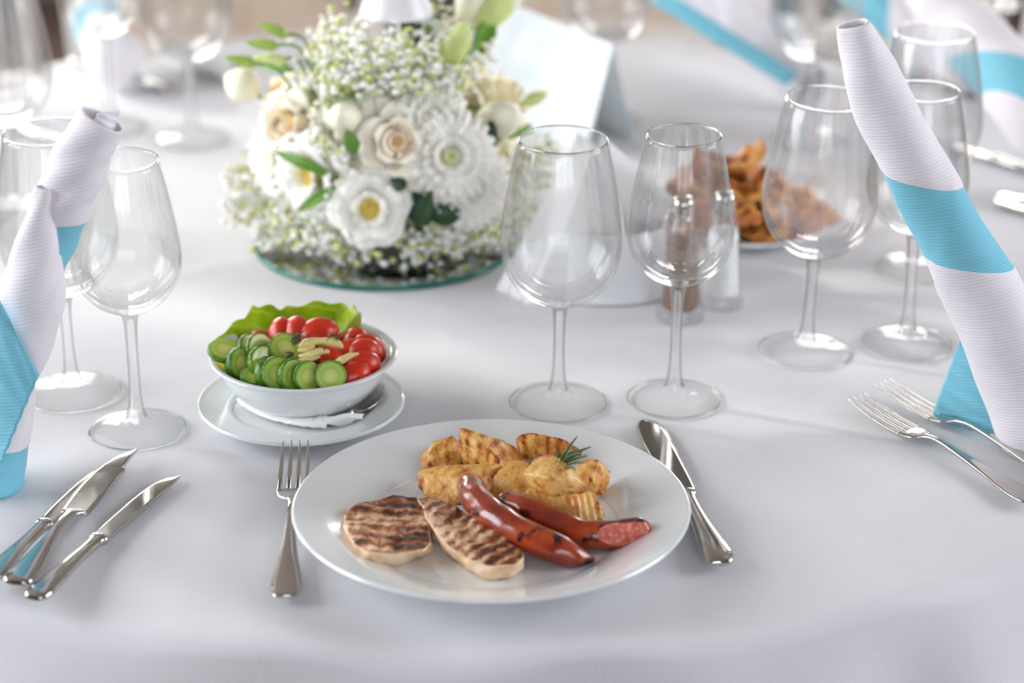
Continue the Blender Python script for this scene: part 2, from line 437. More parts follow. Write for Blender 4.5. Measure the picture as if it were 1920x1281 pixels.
# left wall with the opening the sun comes through
WY0, WY1, WZ0, WZ1 = 2.91, 3.64, .85, 2.5
structure('wall_left', [((X0-.05, (Y0+WY0)/2, HC/2), (.1, WY0-Y0, HC)), ((X0-.05, (WY1+Y1)/2, HC/2), (.1, Y1-WY1, HC)),
                        ((X0-.05, (WY0+WY1)/2, WZ0/2), (.1, WY1-WY0, WZ0)), ((X0-.05, (WY0+WY1)/2, (WZ1+HC)/2), (.1, WY1-WY0, HC-WZ1))], M['wall'])
def window(name, x, y, z, wdt, hgt, axis, extra=()):
    b = MB(); t = .05
    def bar(u, v, du, dv):
        b.box((x+(u if axis == 'x' else 0), y+(u if axis == 'y' else 0), z+v),
              (du if axis == 'x' else t, du if axis == 'y' else t, dv))
    bar(0, hgt/2, wdt+.1, .06); bar(0, -hgt/2, wdt+.1, .06)
    for u in (-wdt/2, wdt/2)+tuple(extra): bar(u, 0, .06, hgt)
    return tag(b.build(name, M['frame']), kind='structure')
window('window_1', X0-.03, (WY0+WY1)/2, (WZ0+WZ1)/2, WY1-WY0, WZ1-WZ0, 'y', (-.21, .10))
window('window_2', X0+.12, 1.5, 1.7, 1.75, 1.55, 'y', (0,))
window('window_3', -1.55, Y1-.03, 1.45, 1.35, 1.15, 'x', (0,))
window('window_4', 1.35, Y1-.03, 1.45, 1.35, 1.15, 'x', (0,))
window('front_fill_frame', .3, Y0+.03, 1.8, 2.65, 1.55, 'x', (-.45, .45))  # frame around the added front fill, out of view behind the camera
window('window_6', X1-.03, 1.6, 1.8, 1.65, 1.55, 'y', (0,))

# ------------------------------------------------------------------ table and cloth
TC = Vector((-.05, 1.99)); TR = .685
tb = thing('round_table', 'round wooden table hidden under the white cloth', 'table', (TC.x, TC.y, 0))
V, F = lathe([(0, T-.03), (TR-.14, T-.03), (TR-.135, T-.02), (TR-.14, T-.0045), (0, T-.0045)], 96); mesh('tabletop', V, F, M['wood'], tb)
V, F = lathe(smooth_prof([(0, 0), (.28, 0), (.28, .03), (.08, .06), (.05, .2), (.05, .6), (.12, T-.03), (0, T-.03)], 3), 48); mesh('pedestal', V, F, M['wood'], tb)
def gfold(x, y, px0, py0, px1, py1, wd, amp):
    a = W(px0, py0); b = W(px1, py1); d = Vector((b.x-a.x, b.y-a.y)); L = d.length; d /= L
    q = Vector((x-a.x, y-a.y)); u = q.dot(d); v = q.x*d.y-q.y*d.x
    e = max(0, -u, u-L)
    return amp*math.exp(-(v/wd)**2)*math.exp(-(e/.05)**2)
FOLDS = [(1030, 680, 1240, 700, .012, .0012), (1240, 700, 1600, 775, .010, -.0012), (1600, 775, 1920, 800, .02, .0012),
         (1700, 900, 1930, 1010, .02, .0016), (230, 540, 420, 500, .012, .0010), (60, 900, 330, 760, .02, .0010),
         (640, 1150, 900, 1190, .03, -.002), (350, 1120, 600, 1200, .02, .002), (1350, 1080, 1600, 1130, .03, -.0012),
         (0, 820, 240, 850, .02, .0008), (400, 1000, 300, 1200, .015, .0008), (850, 640, 1000, 730, .015, .0007)]
nA, rings = 420, []
for i in range(92): rings.append((TR*(i+1)/92.0*.985, 0))
for a in range(1, 9):
    t = a/8*pi/2; rings.append((TR*.985+.012*sin(t), -.012*(1-cos(t))))
for i in range(1, 26): rings.append((TR*.985+.012, -.012-.55*(i/25)**1.15))
V = [Vector((TC.x, TC.y, T))]; F = []
for k, (r, dz) in enumerate(rings):
    for i in range(nA):
        th = 2*pi*i/nA
        drop = max(0, -dz-.006); dr = 0
        if drop > 0:
            s_ = min(1, drop/.30)
            ph = th*19+1.6*noise.noise(Vector((cos(th)*2, sin(th)*2, 3)))*2
            dr = s_*(.028*(sin(ph)+.35*sin(2*ph+1))+.05)+.006*s_*noise.noise(Vector((cos(th)*9, sin(th)*9, drop*6)))
        x = TC.x+(r+dr)*cos(th); y = TC.y+(r+dr)*sin(th); z = T+dz
        if dz > -.012 and r > 0:
            z += .0009*noise.noise(Vector((x*5, y*5, 1)))
            for f_ in FOLDS: z += gfold(x, y, *f_)
            edge = max(0, (r-TR*.80)/(TR*.2)); z -= .007*edge*edge+.004*edge**3*(1+sin(th*19+1.6*noise.noise(Vector((cos(th)*2, sin(th)*2, 3)))*2))
        elif dz <= -.012+1e-6 or dz < 0:
            z -= .011
        V.append(Vector((x, y, z)))
for i in range(nA): F.append((0, 1+i, 1+(i+1) % nA))
for k in range(len(rings)-1):
    a = 1+k*nA; b = a+nA
    for i in range(nA):
        j = (i+1) % nA; F.append((a+i, b+i, b+j, a+j))
tc = tag(mesh('tablecloth', V, F, M['cloth'], origin=(TC.x, TC.y, T)), 'large white cotton tablecloth draped over the round table', 'tablecloth')

# ------------------------------------------------------------------ chairs beyond the table
def make_chair(pad):
    t = thing('dining_chair', '', 'chair')
    for sx in (-1, 1):
        for sy, hh in ((-1, .44), (1, .96)):
            b = MB(); b.add(*loft([((sx*.19, sy*.19, 0), .015, .015), ((sx*.19, sy*.19, .44), .019, .019)]+([((sx*.18, sy*.25, hh), .016, .016)] if sy > 0 else []), 8, up=Vector((0, 1, 0))))
            b.build('leg', M['chairw'], t)
    b = MB(); b.box((0, 0, .445), (.42, .42, .03)); b.build('seat_frame', M['chairw'], t)
    V, F = lathe(smooth_prof([(0, .46), (.19, .46), (.205, .48), (.18, .50), (0, .505)], 3), 32); mesh('seat_pad', V, F, M['beige'], t)
    for z, y in ((.93, .245), (.60, .212)):
        b = MB(); b.box((0, y, z), (.36, .02, .045)); b.build('rail', M['chairw'], t)
    for i in range(5):
        x = -.12+.06*i
        V, F = loft([((x, .208, .58), .011, .007), ((x, .246, .93), .011, .007)], 8, up=Vector((0, 1, 0))); mesh('slat', V, F, M['chairw'], t)
    if pad:
        b = MB(); b.box((0, .215, .75), (.30, .03, .30)); o = b.build('back_pad', M['beige'], t); mod(o, 'BEVEL', width=.012, segments=3)
    return t
ch1 = make_chair(False); ch2 = make_chair(True)
def put_chair(o, px, Y, face, label):
    x = (px-960)/F_PX*(Y*cos(PITCH)+.7*sin(PITCH))
    o.location = (x, Y, 0); o.rotation_euler = (0, 0, face); o['label'] = label; o['group'] = 'white chairs around the far side of the table'
put_chair(ch1, 30, 2.66, R(38), 'white slatted chair beyond the table behind the leftmost glasses')
put_chair(ch2, 470, 2.92, R(14), 'white chair with beige padded back behind the far left balloon glass')
c = dup(ch2); put_chair(c, 1120, 2.98, R(-8), 'white chair with beige padded back beyond the menu card')
c = dup(ch1); put_chair(c, 1600, 2.88, R(-26), 'white slatted chair beyond the far right glasses')
c = dup(ch1); put_chair(c, 1990, 2.52, R(-48), 'white slatted chair at the top right corner of the photo')

# ------------------------------------------------------------------ wine glasses
def make_glass(big):
    t = thing('wine_glass', '', 'wine glass')
    fr = 1.0 if big else .965
    zb = .0810 if big else .0945
    foot = smooth_prof([(0, .0030), (.02*fr, .0018), (.033*fr, .0004), (.0356*fr, .0004), (.0362*fr, .0013), (.0352*fr, .0021), (.028*fr, .0029), (.016, .0046), (.0098, .0078), (.0078, .0125)], 3)
    stem = smooth_prof([(.0078, .0125), (.0060, .0185), (.0047, .031), (.0043, .05), (.0046, zb-.016), (.0058, zb-.006), (.0078, zb-.001)], 3)
    if big:
        o = [(.0078, .0800), (.0150, .0822), (.0260, .0880), (.0355, .0985), (.0415, .1115), (.0440, .1260), (.0434, .1400), (.0402, .1640), (.0360, .1870), (.0321, .2056)]
        i = [(.0311, .2058), (.0350, .1870), (.0392, .1640), (.0424, .1400), (.0429, .1262), (.0403, .1130), (.0340, .1012), (.0240, .0920), (.0130, .0872), (0, .0858)]
    else:
        o = [(.0078, .0935), (.0130, .0952), (.0225, .1005), (.0310, .1090), (.0368, .1200), (.0389, .1320), (.0384, .1440), (.0350, .1660), (.0308, .1880), (.0269, .2066)]
        i = [(.0259, .2068), (.0298, .1880), (.0340, .1660), (.0374, .1440), (.0378, .1322), (.0355, .1215), (.0294, .1118), (.0205, .1040), (.0115, .0998), (0, .0985)]
    bowl = smooth_prof(o, 4)+smooth_prof(i, 4)
    for nm, pr in (('foot', foot), ('stem', stem), ('bowl', bowl)):
        V, F = lathe([(max(0, q[0]), q[1]) for q in pr], 72); fix_normals(mesh(nm, V, F, M['glass_foot'] if nm == 'foot' else M['glass'] if nm == 'bowl' else M['glass_solid'], t))
    for nm, R_, z_, q_ in (('foot_rim', .0357*fr, .0013, .0008), ('rim', (.0316 if big else .0264), (.2058 if big else .2068), .0006)):
        V, F = lathe([(R_+q_*cos(a*pi/5), z_+q_*sin(a*pi/5)) for a in range(11)], 72); fix_normals(mesh(nm, V, F, M['glass_edge'], t))
    return t
G_big, G_small = make_glass(True), make_glass(False)
used = set()
def glass(big, px, py, label, tx=0, ty=0):
    src = G_big if big else G_small
    o = src if big not in used else dup(src); used.add(big)
    o.location = W(px, py, .0003); o.rotation_euler = (R(ty), R(tx), 0)
    o['label'] = label; o['group'] = 'clear wine glasses set around the table'
    return o
glass(True, 1046, 757, 'large wine glass directly behind the dinner plate, left of the near pair', .6)
glass(False, 1263, 750, 'smaller wine glass in front of the pepper shaker', .6)
glass(False, 258, 808, 'smaller wine glass left of the salad bowl')
glass(True, 137, 738, 'large wine glass behind the rolled napkin on the left', -1.0)
glass(True, 1510, 660, 'large wine glass touching the tip of the leaning napkin on the right', 2.2)
glass(False, 1700, 646, 'smaller wine glass half hidden behind the right napkin')
glass(True, 1722, 505, 'large wine glass farther back behind the right napkin')
glass(True, 1518, 262, 'large wine glass far back, above the glass by the pastry plate')
glass(True, 1132, 228, 'large wine glass far back behind the menu card')
glass(True, 362, 262, 'round wine glass far back left of the flowers')
glass(False, 207, 240, 'smaller wine glass far back in front of the turquoise napkin')
glass(True, 26, 395, 'large wine glass at the left edge of the photo, behind the front ones', 0)
glass(False, 622, 112, 'smaller wine glass just behind the left side of the flowers')
glass(True, 1872, 160, 'large wine glass in the far right corner beside the drooping napkin')

# ------------------------------------------------------------------ plates, bowl, saucer
def plate_profile(r, well, rise, th=.0035, foot=.62, base=.004):
    return smooth_prof([(0, base), (well*.9, base), (well, base+.0012), (well*1.06, base+.0035), ((well+r)/2, base+(rise-base)*.62), (r*.965, rise-.0012), (r*.99, rise-.0002), (r, rise-.0012),
                        (r*.99, rise-.0035), ((well+r)/2, base+(rise-base)*.62-th-.001), (well*1.02, .0035), (r*foot, .0005), (r*foot-.004, .0003), (r*foot-.006, .0018), (0, .0018)], 4)
PC = W(921, 947, .020); PC.z = T+.0004
dp = thing('dinner_plate', 'large round white dinner plate with the grilled meat and potatoes', 'plate', PC)
V, F = lathe(plate_profile(.1312, .086, .0215), 128); fix_normals(mesh('dish', V, F, M['porcelain'], dp))
SCc = W(565.5, 749, .0135); SCc.z = T+.0004
sa = thing('saucer', 'white porcelain saucer under the salad bowl', 'saucer', SCc)
V, F = lathe(plate_profile(.0752, .050, .0140, .003, .55, .0065), 96); fix_normals(mesh('dish', V, F, M['porcelain'], sa))
BC = Vector((SCc.x+.001, SCc.y+.016, T+.0072))
bo = thing('salad_bowl', 'white porcelain bowl holding the mixed salad', 'bowl', BC)
V, F = lathe(smooth_prof([(0, .005), (.040, .0055), (.050, .014), (.0575, .030), (.0620, .043), (.0640, .0478), (.0672, .0492), (.0687, .0482), (.0687, .0468), (.0655, .0452), (.0625, .0420), (.0585, .0270), (.0500, .012), (.0430, .0040), (.0400, .0002), (.0360, .0002), (.034, .0015), (0, .0015)], 4), 96)
V = [Vector((v.x, v.y, v.z*.755)) for v in V]
fix_normals(mesh('dish', V, F, M['porcelain'], bo))
PL3 = W(1400, 405, .012); PL3.z = T+.0004
p3 = thing('pastry_plate', 'white plate under the heap of fried pastry', 'plate', PL3)
V, F = lathe(plate_profile(.073, .048, .0130), 64); fix_normals(mesh('dish', V, F, M['porcelain'], p3))

# ------------------------------------------------------------------ food on the dinner plate
def HP(lst): return [W(a, b, c/1000.0) for a, b, c in lst]
PZ = 4.6
def potato(pts, mat, label, seed, crinkle=None):
    P_ = HP(pts); o0 = sum(P_, Vector())/len(P_); o0.z = min(p.z for p in P_)
    V, F = hull(P_)
    fn = None
    if crinkle:
        ca, amp = crinkle
        fn = lambda p, n: amp*sin((p.x*cos(ca)+p.y*sin(ca))*2*pi/.0048)
    o = remesh_organic('potato_wedge', V, F, mat, o0, .0009, 2, .0010, .013, seed, fn=fn)
    return tag(o, label, 'potato wedge', 'roast potato wedges on the dinner plate')
potato([(812, 826, 22), (846, 816, 25), (858, 822, 22), (790, 850, 14), (783, 880, 6), (786, 892, PZ), (866, 870, 8), (862, 845, 16), (800, 898, PZ), (850, 898, PZ)], M['potato_g'], 'roast potato wedge with grill lines at the back left of the heap', 1)
potato([(862, 803, 36), (872, 804, 36), (858, 835, 22), (866, 880, 5), (905, 890, PZ), (948, 826, 24), (968, 838, 18), (984, 856, 10), (982, 885, PZ), (935, 905, PZ), (905, 817, 32), (935, 862, 22)], M['potato_b'], 'tall roast potato wedge with a dark browned side at the back', 2)
potato([(1000, 812, 30), (975, 815, 28), (1030, 815, 31), (1060, 826, 28), (1090, 842, 20), (1092, 862, 10), (1050, 885, PZ), (982, 870, PZ), (968, 835, 14), (967, 822, 22)], M['potato_b'], 'browned roast potato wedge behind the rosemary sprig', 3)
potato([(1072, 878, 26), (1098, 862, 31), (1124, 861, 29), (1142, 882, 20), (1145, 905, 11), (1130, 930, PZ), (1088, 935, PZ), (1062, 905, 14), (1110, 900, 24)], M['potato_g'], 'plump roast potato wedge at the right end of the heap', 4)
potato([(782, 886, 18), (781, 912, 8), (795, 930, PZ), (850, 948, PZ), (905, 948, PZ), (948, 878, 20), (940, 868, 23), (880, 874, 24), (822, 874, 21), (788, 880, 19), (870, 900, 20), (940, 905, 8)], M['potato_g'], 'long roast potato wedge lying in front of the back left ones', 5)
potato([(962, 860, 26), (988, 862, 26), (925, 890, 19), (912, 920, 8), (918, 940, PZ), (960, 950, PZ), (1010, 945, PZ), (1005, 890, 20), (960, 905, 17)], M['potato'], 'pale roast potato wedge in the middle of the heap', 6)
potato([(975, 925, 20), (990, 950, 10), (1040, 978, PZ), (1090, 985, PZ), (1132, 980, PZ), (1137, 962, 9), (1116, 922, 20), (1060, 912, 25), (1000, 912, 23), (1065, 940, 19)], M['potato'], 'crinkle cut potato slice at the bottom of the heap beside the sausage', 7, (R(15), .00028))
potato([(980, 888, 37), (1006, 852, 40), (1038, 850, 42), (1058, 864, 41), (1102, 914, 33), (1098, 925, 30), (1040, 932, 26), (998, 918, 28), (984, 900, 30), (1030, 895, 42), (1060, 900, 40), (1005, 910, 24), (1080, 922, 26)], M['potato'], 'flat roast potato slice lying on top of the heap', 8, (R(60), .00012))

def pork(top, bot, mat, label, seed, h1, h0=PZ):
    P_ = HP([(a, b, h1 if len(q) == 2 else q[2]) for q in top for a, b in [q[:2]]]+[(a, b, h0) for a, b in bot])
    o0 = sum(P_, Vector())/len(P_); o0.z = T+h0/1000
    V, F = hull(P_)
    o = remesh_organic('grilled_pork_fillet', V, F, mat, o0, .0011, 6, .0022, .014, seed)
    return tag(o, label, 'grilled meat', 'grilled fillets on the dinner plate')
pork([(648, 962), (668, 946), (705, 936), (750, 929), (782, 931), (797, 955), (803, 990), (807, 1018), (796, 1030), (745, 1038), (690, 1036), (664, 1018), (645, 985)],
     [(640, 1000), (660, 1045), (682, 1063), (735, 1063), (792, 1047), (806, 1035), (806, 1000), (780, 965), (700, 965), (655, 975)], mat_pork('grilled_pork_dark', R(97), 27, 1.2), 'squarish grilled fillet at the left of the dinner plate', 1, 17)
pork([(786, 938), (800, 929), (826, 934), (868, 964), (910, 988), (950, 1008), (975, 1030), (981, 1046), (968, 1058), (920, 1062), (882, 1050), (842, 1026), (812, 992), (795, 962)],
     [(800, 990), (835, 1040), (878, 1072), (915, 1088), (955, 1086), (979, 1070), (980, 1055), (900, 1000), (810, 955)], mat_pork('grilled_pork_light', R(35), 32, .95), 'long grilled fillet lying diagonally at the front of the plate', 2, 19)

def sausage(name, pts, rad, label, cut=None):
    P_ = [W(a, b, c/1000.0) for a, b, c in pts]
    V, F = tube_px(P_, rad, 28, 8)
    o0 = P_[len(P_)//2].copy()
    bm = bmesh.new(); vs_ = [bm.verts.new(v-o0) for v in V]
    for f in F: bm.faces.new([vs_[i] for i in f])
    for v in bm.verts:
        v.co += Vector((noise.noise(v.co*90), noise.noise(v.co*90+Vector((9, 0, 0))), noise.noise(v.co*90+Vector((0, 9, 0)))))*.0009
    if cut:
        co, no = cut
        r = bmesh.ops.bisect_plane(bm, geom=bm.verts[:]+bm.edges[:]+bm.faces[:], plane_co=co-o0, plane_no=no, clear_outer=True)
        ed = [e for e in r['geom_cut'] if isinstance(e, bmesh.types.BMEdge)]
        fr = bmesh.ops.triangle_fill(bm, edges=ed, use_beauty=True, use_dissolve=False)
        for g in fr['geom']:
            if isinstance(g, bmesh.types.BMFace): g.material_index = 1
    bmesh.ops.recalc_face_normals(bm, faces=bm.faces)
    me = bpy.data.meshes.new('sausage'); bm.to_mesh(me); bm.free()
    me.materials.append(M['saus']); me.materials.append(M['saus_cut'])
    me.polygons.foreach_set('use_smooth', [p.material_index == 0 for p in me.polygons])
    o = bpy.data.objects.new('sausage', me); C.objects.link(o); o.location = o0
    return tag(o, label, 'sausage', 'grilled sausages on the dinner plate')
a0 = W(1125, 1003, 14.0/1000); ax = (W(1210, 990, .013)-W(1090, 1000, .013)).normalized()
tocam = (EYE-a0).normalized()
sausage('s', [(942, 938, 16), (952, 945, 19), (985, 958, 20), (1035, 980, 17), (1085, 999, 14.5), (1145, 1003, 14.5), (1200, 993, 14), (1217, 990, 13)],
        [.003, .0088, .0098, .0100, .0098, .0098, .0086, .0030], 'dark grilled sausage with a pink slanting cut end, behind the front one',
        (W(1152, 1006, .0165), (tocam*.93+ax*.34).normalized()))
a1 = W(1070, 1025, .02); ax1 = (W(1110, 1048, .01)-W(1010, 1015, .015)).normalized()
sausage('s', [(880, 899, 17), (882, 912, 22), (893, 938, 23), (925, 968, 22), (968, 994, 20), (1010, 1015, 17), (1055, 1034, 14), (1085, 1045, 10.5), (1114, 1051, 6.5)],
        [.003, .0090, .0102, .0106, .0106, .0104, .0096, .0064, .0020], 'glossy grilled sausage lying in front with its tip toward the plate edge')

# rosemary
rs = thing('rosemary_sprig', 'green rosemary sprig stuck into the potatoes', 'herb', W(1060, 872, .036))
o0 = rs.location
V, F = tube_px([W(1050, 880, .032)-o0, W(1060, 870, .036)-o0, W(1076, 858, .042)-o0], .0009, 8, 3); mesh('stem', V, F, M['rosemary'], rs)
for (a, b, c, d) in [(1050, 868, 1083, 818), (1056, 866, 1108, 838), (1060, 870, 1100, 855), (1060, 874, 1096, 868), (1055, 862, 1084, 842), (1046, 866, 1046, 845), (1058, 868, 1092, 848), (1052, 872, 1072, 852), (1063, 878, 1080, 882), (1048, 872, 1062, 845)]:
    p0 = W(a, b, .037)-o0; p1 = W(c, d, .050)-o0
    mid = (p0+p1)/2+Vector((0, 0, .0015))
    V, F = tube_px([p0, mid, p1], [.0005, .0011, .0003], 6, 4); mesh('needle', V, F, M['rosemary'], rs)

# ------------------------------------------------------------------ salad
BY = BC.y
def orient(o, loc, nrm, spin=0):
    o.location = loc; q = Vector(nrm).normalized().to_track_quat('Z', 'Y'); o.rotation_euler = (q @ Matrix.Rotation(spin, 3, 'Z').to_quaternion()).to_euler()
def cuke_mesh(r=.0110, th=.0048):
    prof = [(0, th/2), (r*.86, th/2), (r*.93, th/2), (r, th/2-.0007), (r*1.005, 0), (r, -th/2+.0007), (r*.93, -th/2), (r*.86, -th/2), (0, -th/2)]
    V, F = lathe(prof, 40); mi = []
    for f in F:
        rr = sum(sqrt(V[i].x**2+V[i].y**2) for i in f)/len(f); mi.append(0 if rr > r*.90 else 1)
    for k, v in enumerate(V):
        rr = sqrt(v.x**2+v.y**2)
        if rr > r*.97:
            s_ = 1+.055*noise.noise(Vector((v.x*700, v.y*700, v.z*600))); v.x *= s_; v.y *= s_
    me = bpy.data.meshes.new('cucumber_slice'); me.from_pydata([tuple(v) for v in V], [], F)
    me.materials.append(M['cuke']); me.materials.append(M['cukef']); me.polygons.foreach_set('material_index', mi)
    me.polygons.foreach_set('use_smooth', [True]*len(me.polygons)); me.update(); return me
CM = [cuke_mesh(), cuke_mesh(.0112, .0060), cuke_mesh(.0108, .0070)]
cukes = [(422, 658, -.012, (.15, -.25, .95), 0, 'pale cucumber slice resting flat on the left rim of the bowl', 1.15),
         (449, 682, -.018, (.72, -.60, .30), 2, 'thick cucumber slice standing at the left end of the front row', 1.10),
         (469, 654, -.002, (.70, -.55, .45), 0, 'cucumber slice at the back left of the heap', 1),
         (487, 655, -.010, (.65, -.60, .45), 0, 'cucumber slice behind the front row, near the back left', 1.08),
         (493, 679, -.026, (.60, -.65, .45), 1, 'cucumber slice leaning behind the third of the front row', 1.08),
         (534, 656, -.016, (.30, -.62, .72), 2, 'thick cucumber slice lying on top, next to the tomatoes', 1.16),
         (472, 708, -.036, (.35, -.35, .85), 0, 'small dark cucumber slice low at the front left of the bowl', .78),
         (500, 699, -.036, (.86, -.48, .15), 1, 'cucumber slice seen edge on near the front left', 1.05),
         (519, 700, -.041, (.42, -.85, .35), 0, 'large pale cucumber slice standing in the front row', 1.12),
         (546, 704, -.041, (.70, -.66, .25), 1, 'cucumber slice in the middle of the front row', 1.05),
         (575, 706, -.043, (.55, -.78, .30), 1, 'cucumber slice left of the round one at the front', 1.0),
         (620, 706, -.044, (.05, -.88, .50), 0, 'round cucumber slice facing the camera at the right of the front row', 1.06)]
for (px, py, dy, n, k, lab, s_) in cukes:
    o = bpy.data.objects.new('cucumber_slice', CM[k]); C.objects.link(o)
    orient(o, WY(px, py, BY+dy), n, rnd.random()*6); o.scale = (s_, s_, 1)
    tag(o, lab, 'cucumber slice', 'cucumber slices in the salad bowl')
o = bpy.data.objects.new('lemon_slice', None)
V, F = lathe([(0, .0015), (.009, .0015), (.0105, 0), (.009, -.0015), (0, -.0015)], 32)
o = mesh('lemon_slice', V, F, M['lemon']); orient(o, WY(424, 679, BY-.014), (.1, -.25, .95)); tag(o, 'yellow slice under the pale cucumber at the left rim', 'lemon slice')
def wedge_bm(rx, ry, rz, cut=.35):
    bm = bmesh.new(); bmesh.ops.create_uvsphere(bm, u_segments=28, v_segments=18, radius=1)
    for v in bm.verts: v.co = Vector((v.co.x*rx, v.co.y*ry, v.co.z*rz))*(1+.05*noise.noise(v.co*1.7+Vector((rx*900, 0, 0))))
    for no in (Vector((0, sin(cut), -cos(cut))), Vector((0, -sin(cut), -cos(cut)))):
        r = bmesh.ops.bisect_plane(bm, geom=bm.verts[:]+bm.edges[:]+bm.faces[:], plane_co=Vector((0, 0, 0)), plane_no=no, clear_outer=True)
        ed = [e for e in r['geom_cut'] if isinstance(e, bmesh.types.BMEdge)]
        fr = bmesh.ops.triangle_fill(bm, edges=ed)
        for g in fr['geom']:
            if isinstance(g, bmesh.types.BMFace): g.material_index = 1
    bmesh.ops.recalc_face_normals(bm, faces=bm.faces)
    me = bpy.data.meshes.new('tomato_wedge'); bm.to_mesh(me); bm.free()
    me.materials.append(M['tomato']); me.materials.append(M['tomatof'])
    me.polygons.foreach_set('use_smooth', [p.material_index == 0 for p in me.polygons]); return me
TM = [wedge_bm(.0125, .0100, .0100, .2), wedge_bm(.0150, .0115, .0110, .3), wedge_bm(.0100, .0085, .0085, .15)]
toms = [(529, 620, .012, (-.3, -.5, .8), 2.0, 0, 1.0, 'narrow tomato wedge leftmost of the three by the lettuce'),
        (558, 621, .010, (-.2, -.55, .8), 1.9, 0, 1.1, 'shiny tomato wedge in the middle of the three by the lettuce'),
        (596, 624, .008, (.1, -.5, .85), 0.4, 1, 1.1, 'large glossy tomato wedge rightmost of the three by the lettuce'),
        (643, 638, .018, (.2, -.5, .8), .8, 2, .8, 'small tomato piece behind the yellow strips'),
        (668, 636, .016, (.1, -.4, .9), 1.4, 2, 1.15, 'tomato wedge at the back right of the bowl'),
        (692, 652, .004, (.6, -.3, .7), 1.8, 0, 1.1, 'tomato wedge against the right wall of the bowl'),
        (650, 662, -.006, (-.2, -.7, .7), .9, 1, .95, 'orange red tomato wedge right of the yellow strips'),
        (680, 656, -.008, (.1, -.6, .8), .3, 1, .85, 'tomato wedge on top at the right side'),
        (678, 681, -.020, (.2, -.75, .6), .2, 1, .95, 'tomato wedge at the lower right of the heap'),
        (664, 700, -.033, (.1, -.8, .55), .5, 1, .85, 'tomato wedge beside the round cucumber slice'),
        (612, 673, -.018, (0, -.6, .8), .1, 1, .95, 'dark red tomato wedge under the yellow strips'),
        (487, 634, .016, (-.1, -.4, .9), .2, 2, .9, 'dark tomato piece tucked under the lettuce')]
for (px, py, dy, n, sp, k, s_, lab) in toms:
    o = bpy.data.objects.new('tomato_wedge', TM[k]); C.objects.link(o)
    orient(o, WY(px, py+4, BY+dy), n, sp); o.scale = (s_,)*3
    tag(o, lab, 'tomato wedge', 'tomato wedges in the salad bowl')
for pts, r_, lab in [([(560, 650, -.026), (575, 643, -.026), (600, 640, -.022), (628, 643, -.022), (643, 652, -.024)], [.001, .0034, .0026, .0036, .001], 'long pale yellow pepper strip on top of the salad'),
                 ([(560, 668, -.032), (580, 666, -.032), (600, 659, -.030), (618, 660, -.030)], [.001, .003, .0028, .0012], 'short pale yellow strip below the long one'),
                 ([(556, 676, -.034), (575, 676, -.034), (600, 668, -.030)], [.001, .0026, .001], 'pale yellow strip lowest beside the thick cucumber'),
                 ([(622, 684, -.036), (640, 676, -.036), (656, 667, -.033), (673, 663, -.031)], [.0012, .003, .0022, .0006], 'curved pale strip lying over the tomatoes'),
                 ([(558, 658, -.028), (575, 655, -.027), (590, 648, -.026)], [.001, .003, .001], 'stubby pale strip at the left of the long one')]:
    P_ = [WY(a, b, BY+d) for a, b, d in pts]
    V, F = tube_px(P_, r_, 10, 5); tag(mesh('pepper_strip', V, F, M['strip'], origin=P_[0]), lab, 'vegetable strip', 'pale strips on the salad')
# herbs
b = MB()
for k in range(70):
    c0 = rnd.choice([(555, 640), (600, 652), (628, 632), (575, 668), (590, 676), (556, 630), (540, 668)])
    p = WY(c0[0]+rnd.gauss(0, 5), c0[1]+rnd.gauss(0, 3), BY-.026+rnd.gauss(0, .004))
    d = Vector((rnd.gauss(0, 1), rnd.gauss(0, 1), rnd.gauss(0, .6))).normalized()*.003
    V, F = tube_px([p-d, p+d*.2+Vector((0, 0, .0005)), p+d], [.0002, .0006, .0002], 5, 2); b.add(V, F)
tag(b.build('chopped_dill', M['dill'], origin=WY(580, 655, BY-.02), smooth=True), 'chopped dark green dill scattered over the salad', 'herb', kind='stuff')
# base of the heap so that nothing hangs in the air
V, F = lathe(smooth_prof([(0, .0058), (.036, .0062), (.047, .014), (.052, .026), (.040, .033), (0, .038)], 3), 40)
for v in V: v.z = v.z*.78+(.002*noise.noise(v*120) if v.z > .02 else 0)
tag(mesh('shredded_salad', [v+BC for v in V], F, M['leaf'], origin=BC), 'shredded green salad underneath the cucumber and tomato', 'salad', kind='stuff')
# lettuce leaf
def mat_lettuce():
    n = NT('lettuce'); c = n.coord()
    f = n.noise(60, 4, co=c)
    wv = n.n('TexWave', Scale=24, Distortion=6, Detail=2); n.l(n.coord('Object', rot=(0, R(70), 0)), wv.inputs[0])
    s = n.n('SeparateXYZ'); n.l(c, s.inputs[0])
    right = n.ramp(n.math('ADD', n.math('MULTIPLY', s.outputs[0], 14), .0), [(.60, (0, 0, 0, 1)), (.80, (1, 1, 1, 1))])
    g = n.ramp(f, [(.3, srgb(174, 200, 26)), (.7, srgb(204, 224, 70))])
    g = n.mix(n.ramp(wv.outputs['Fac'], [(.85, (0, 0, 0, 1)), (1, (1, 1, 1, 1))]), g, srgb(206, 222, 112))
    g = n.mix(right, g, srgb(216, 226, 150))
    n.bump(n.math('ADD', wv.outputs['Fac'], n.noise(120, 4, co=c)), .5, .0012)
    n.set(Base_Color=g, Roughness=.4)
    tr = n.n('BsdfTranslucent'); n.l(g, tr.inputs[0])
    mx = n.n('MixShader'); mx.inputs[0].default_value = .45
    n.l(n.b.outputs[0], mx.inputs[1]); n.l(tr.outputs[0], mx.inputs[2]); n.l(mx.outputs[0], n.out.inputs[0]); return n.m
M['lettuce'] = mat_lettuce()
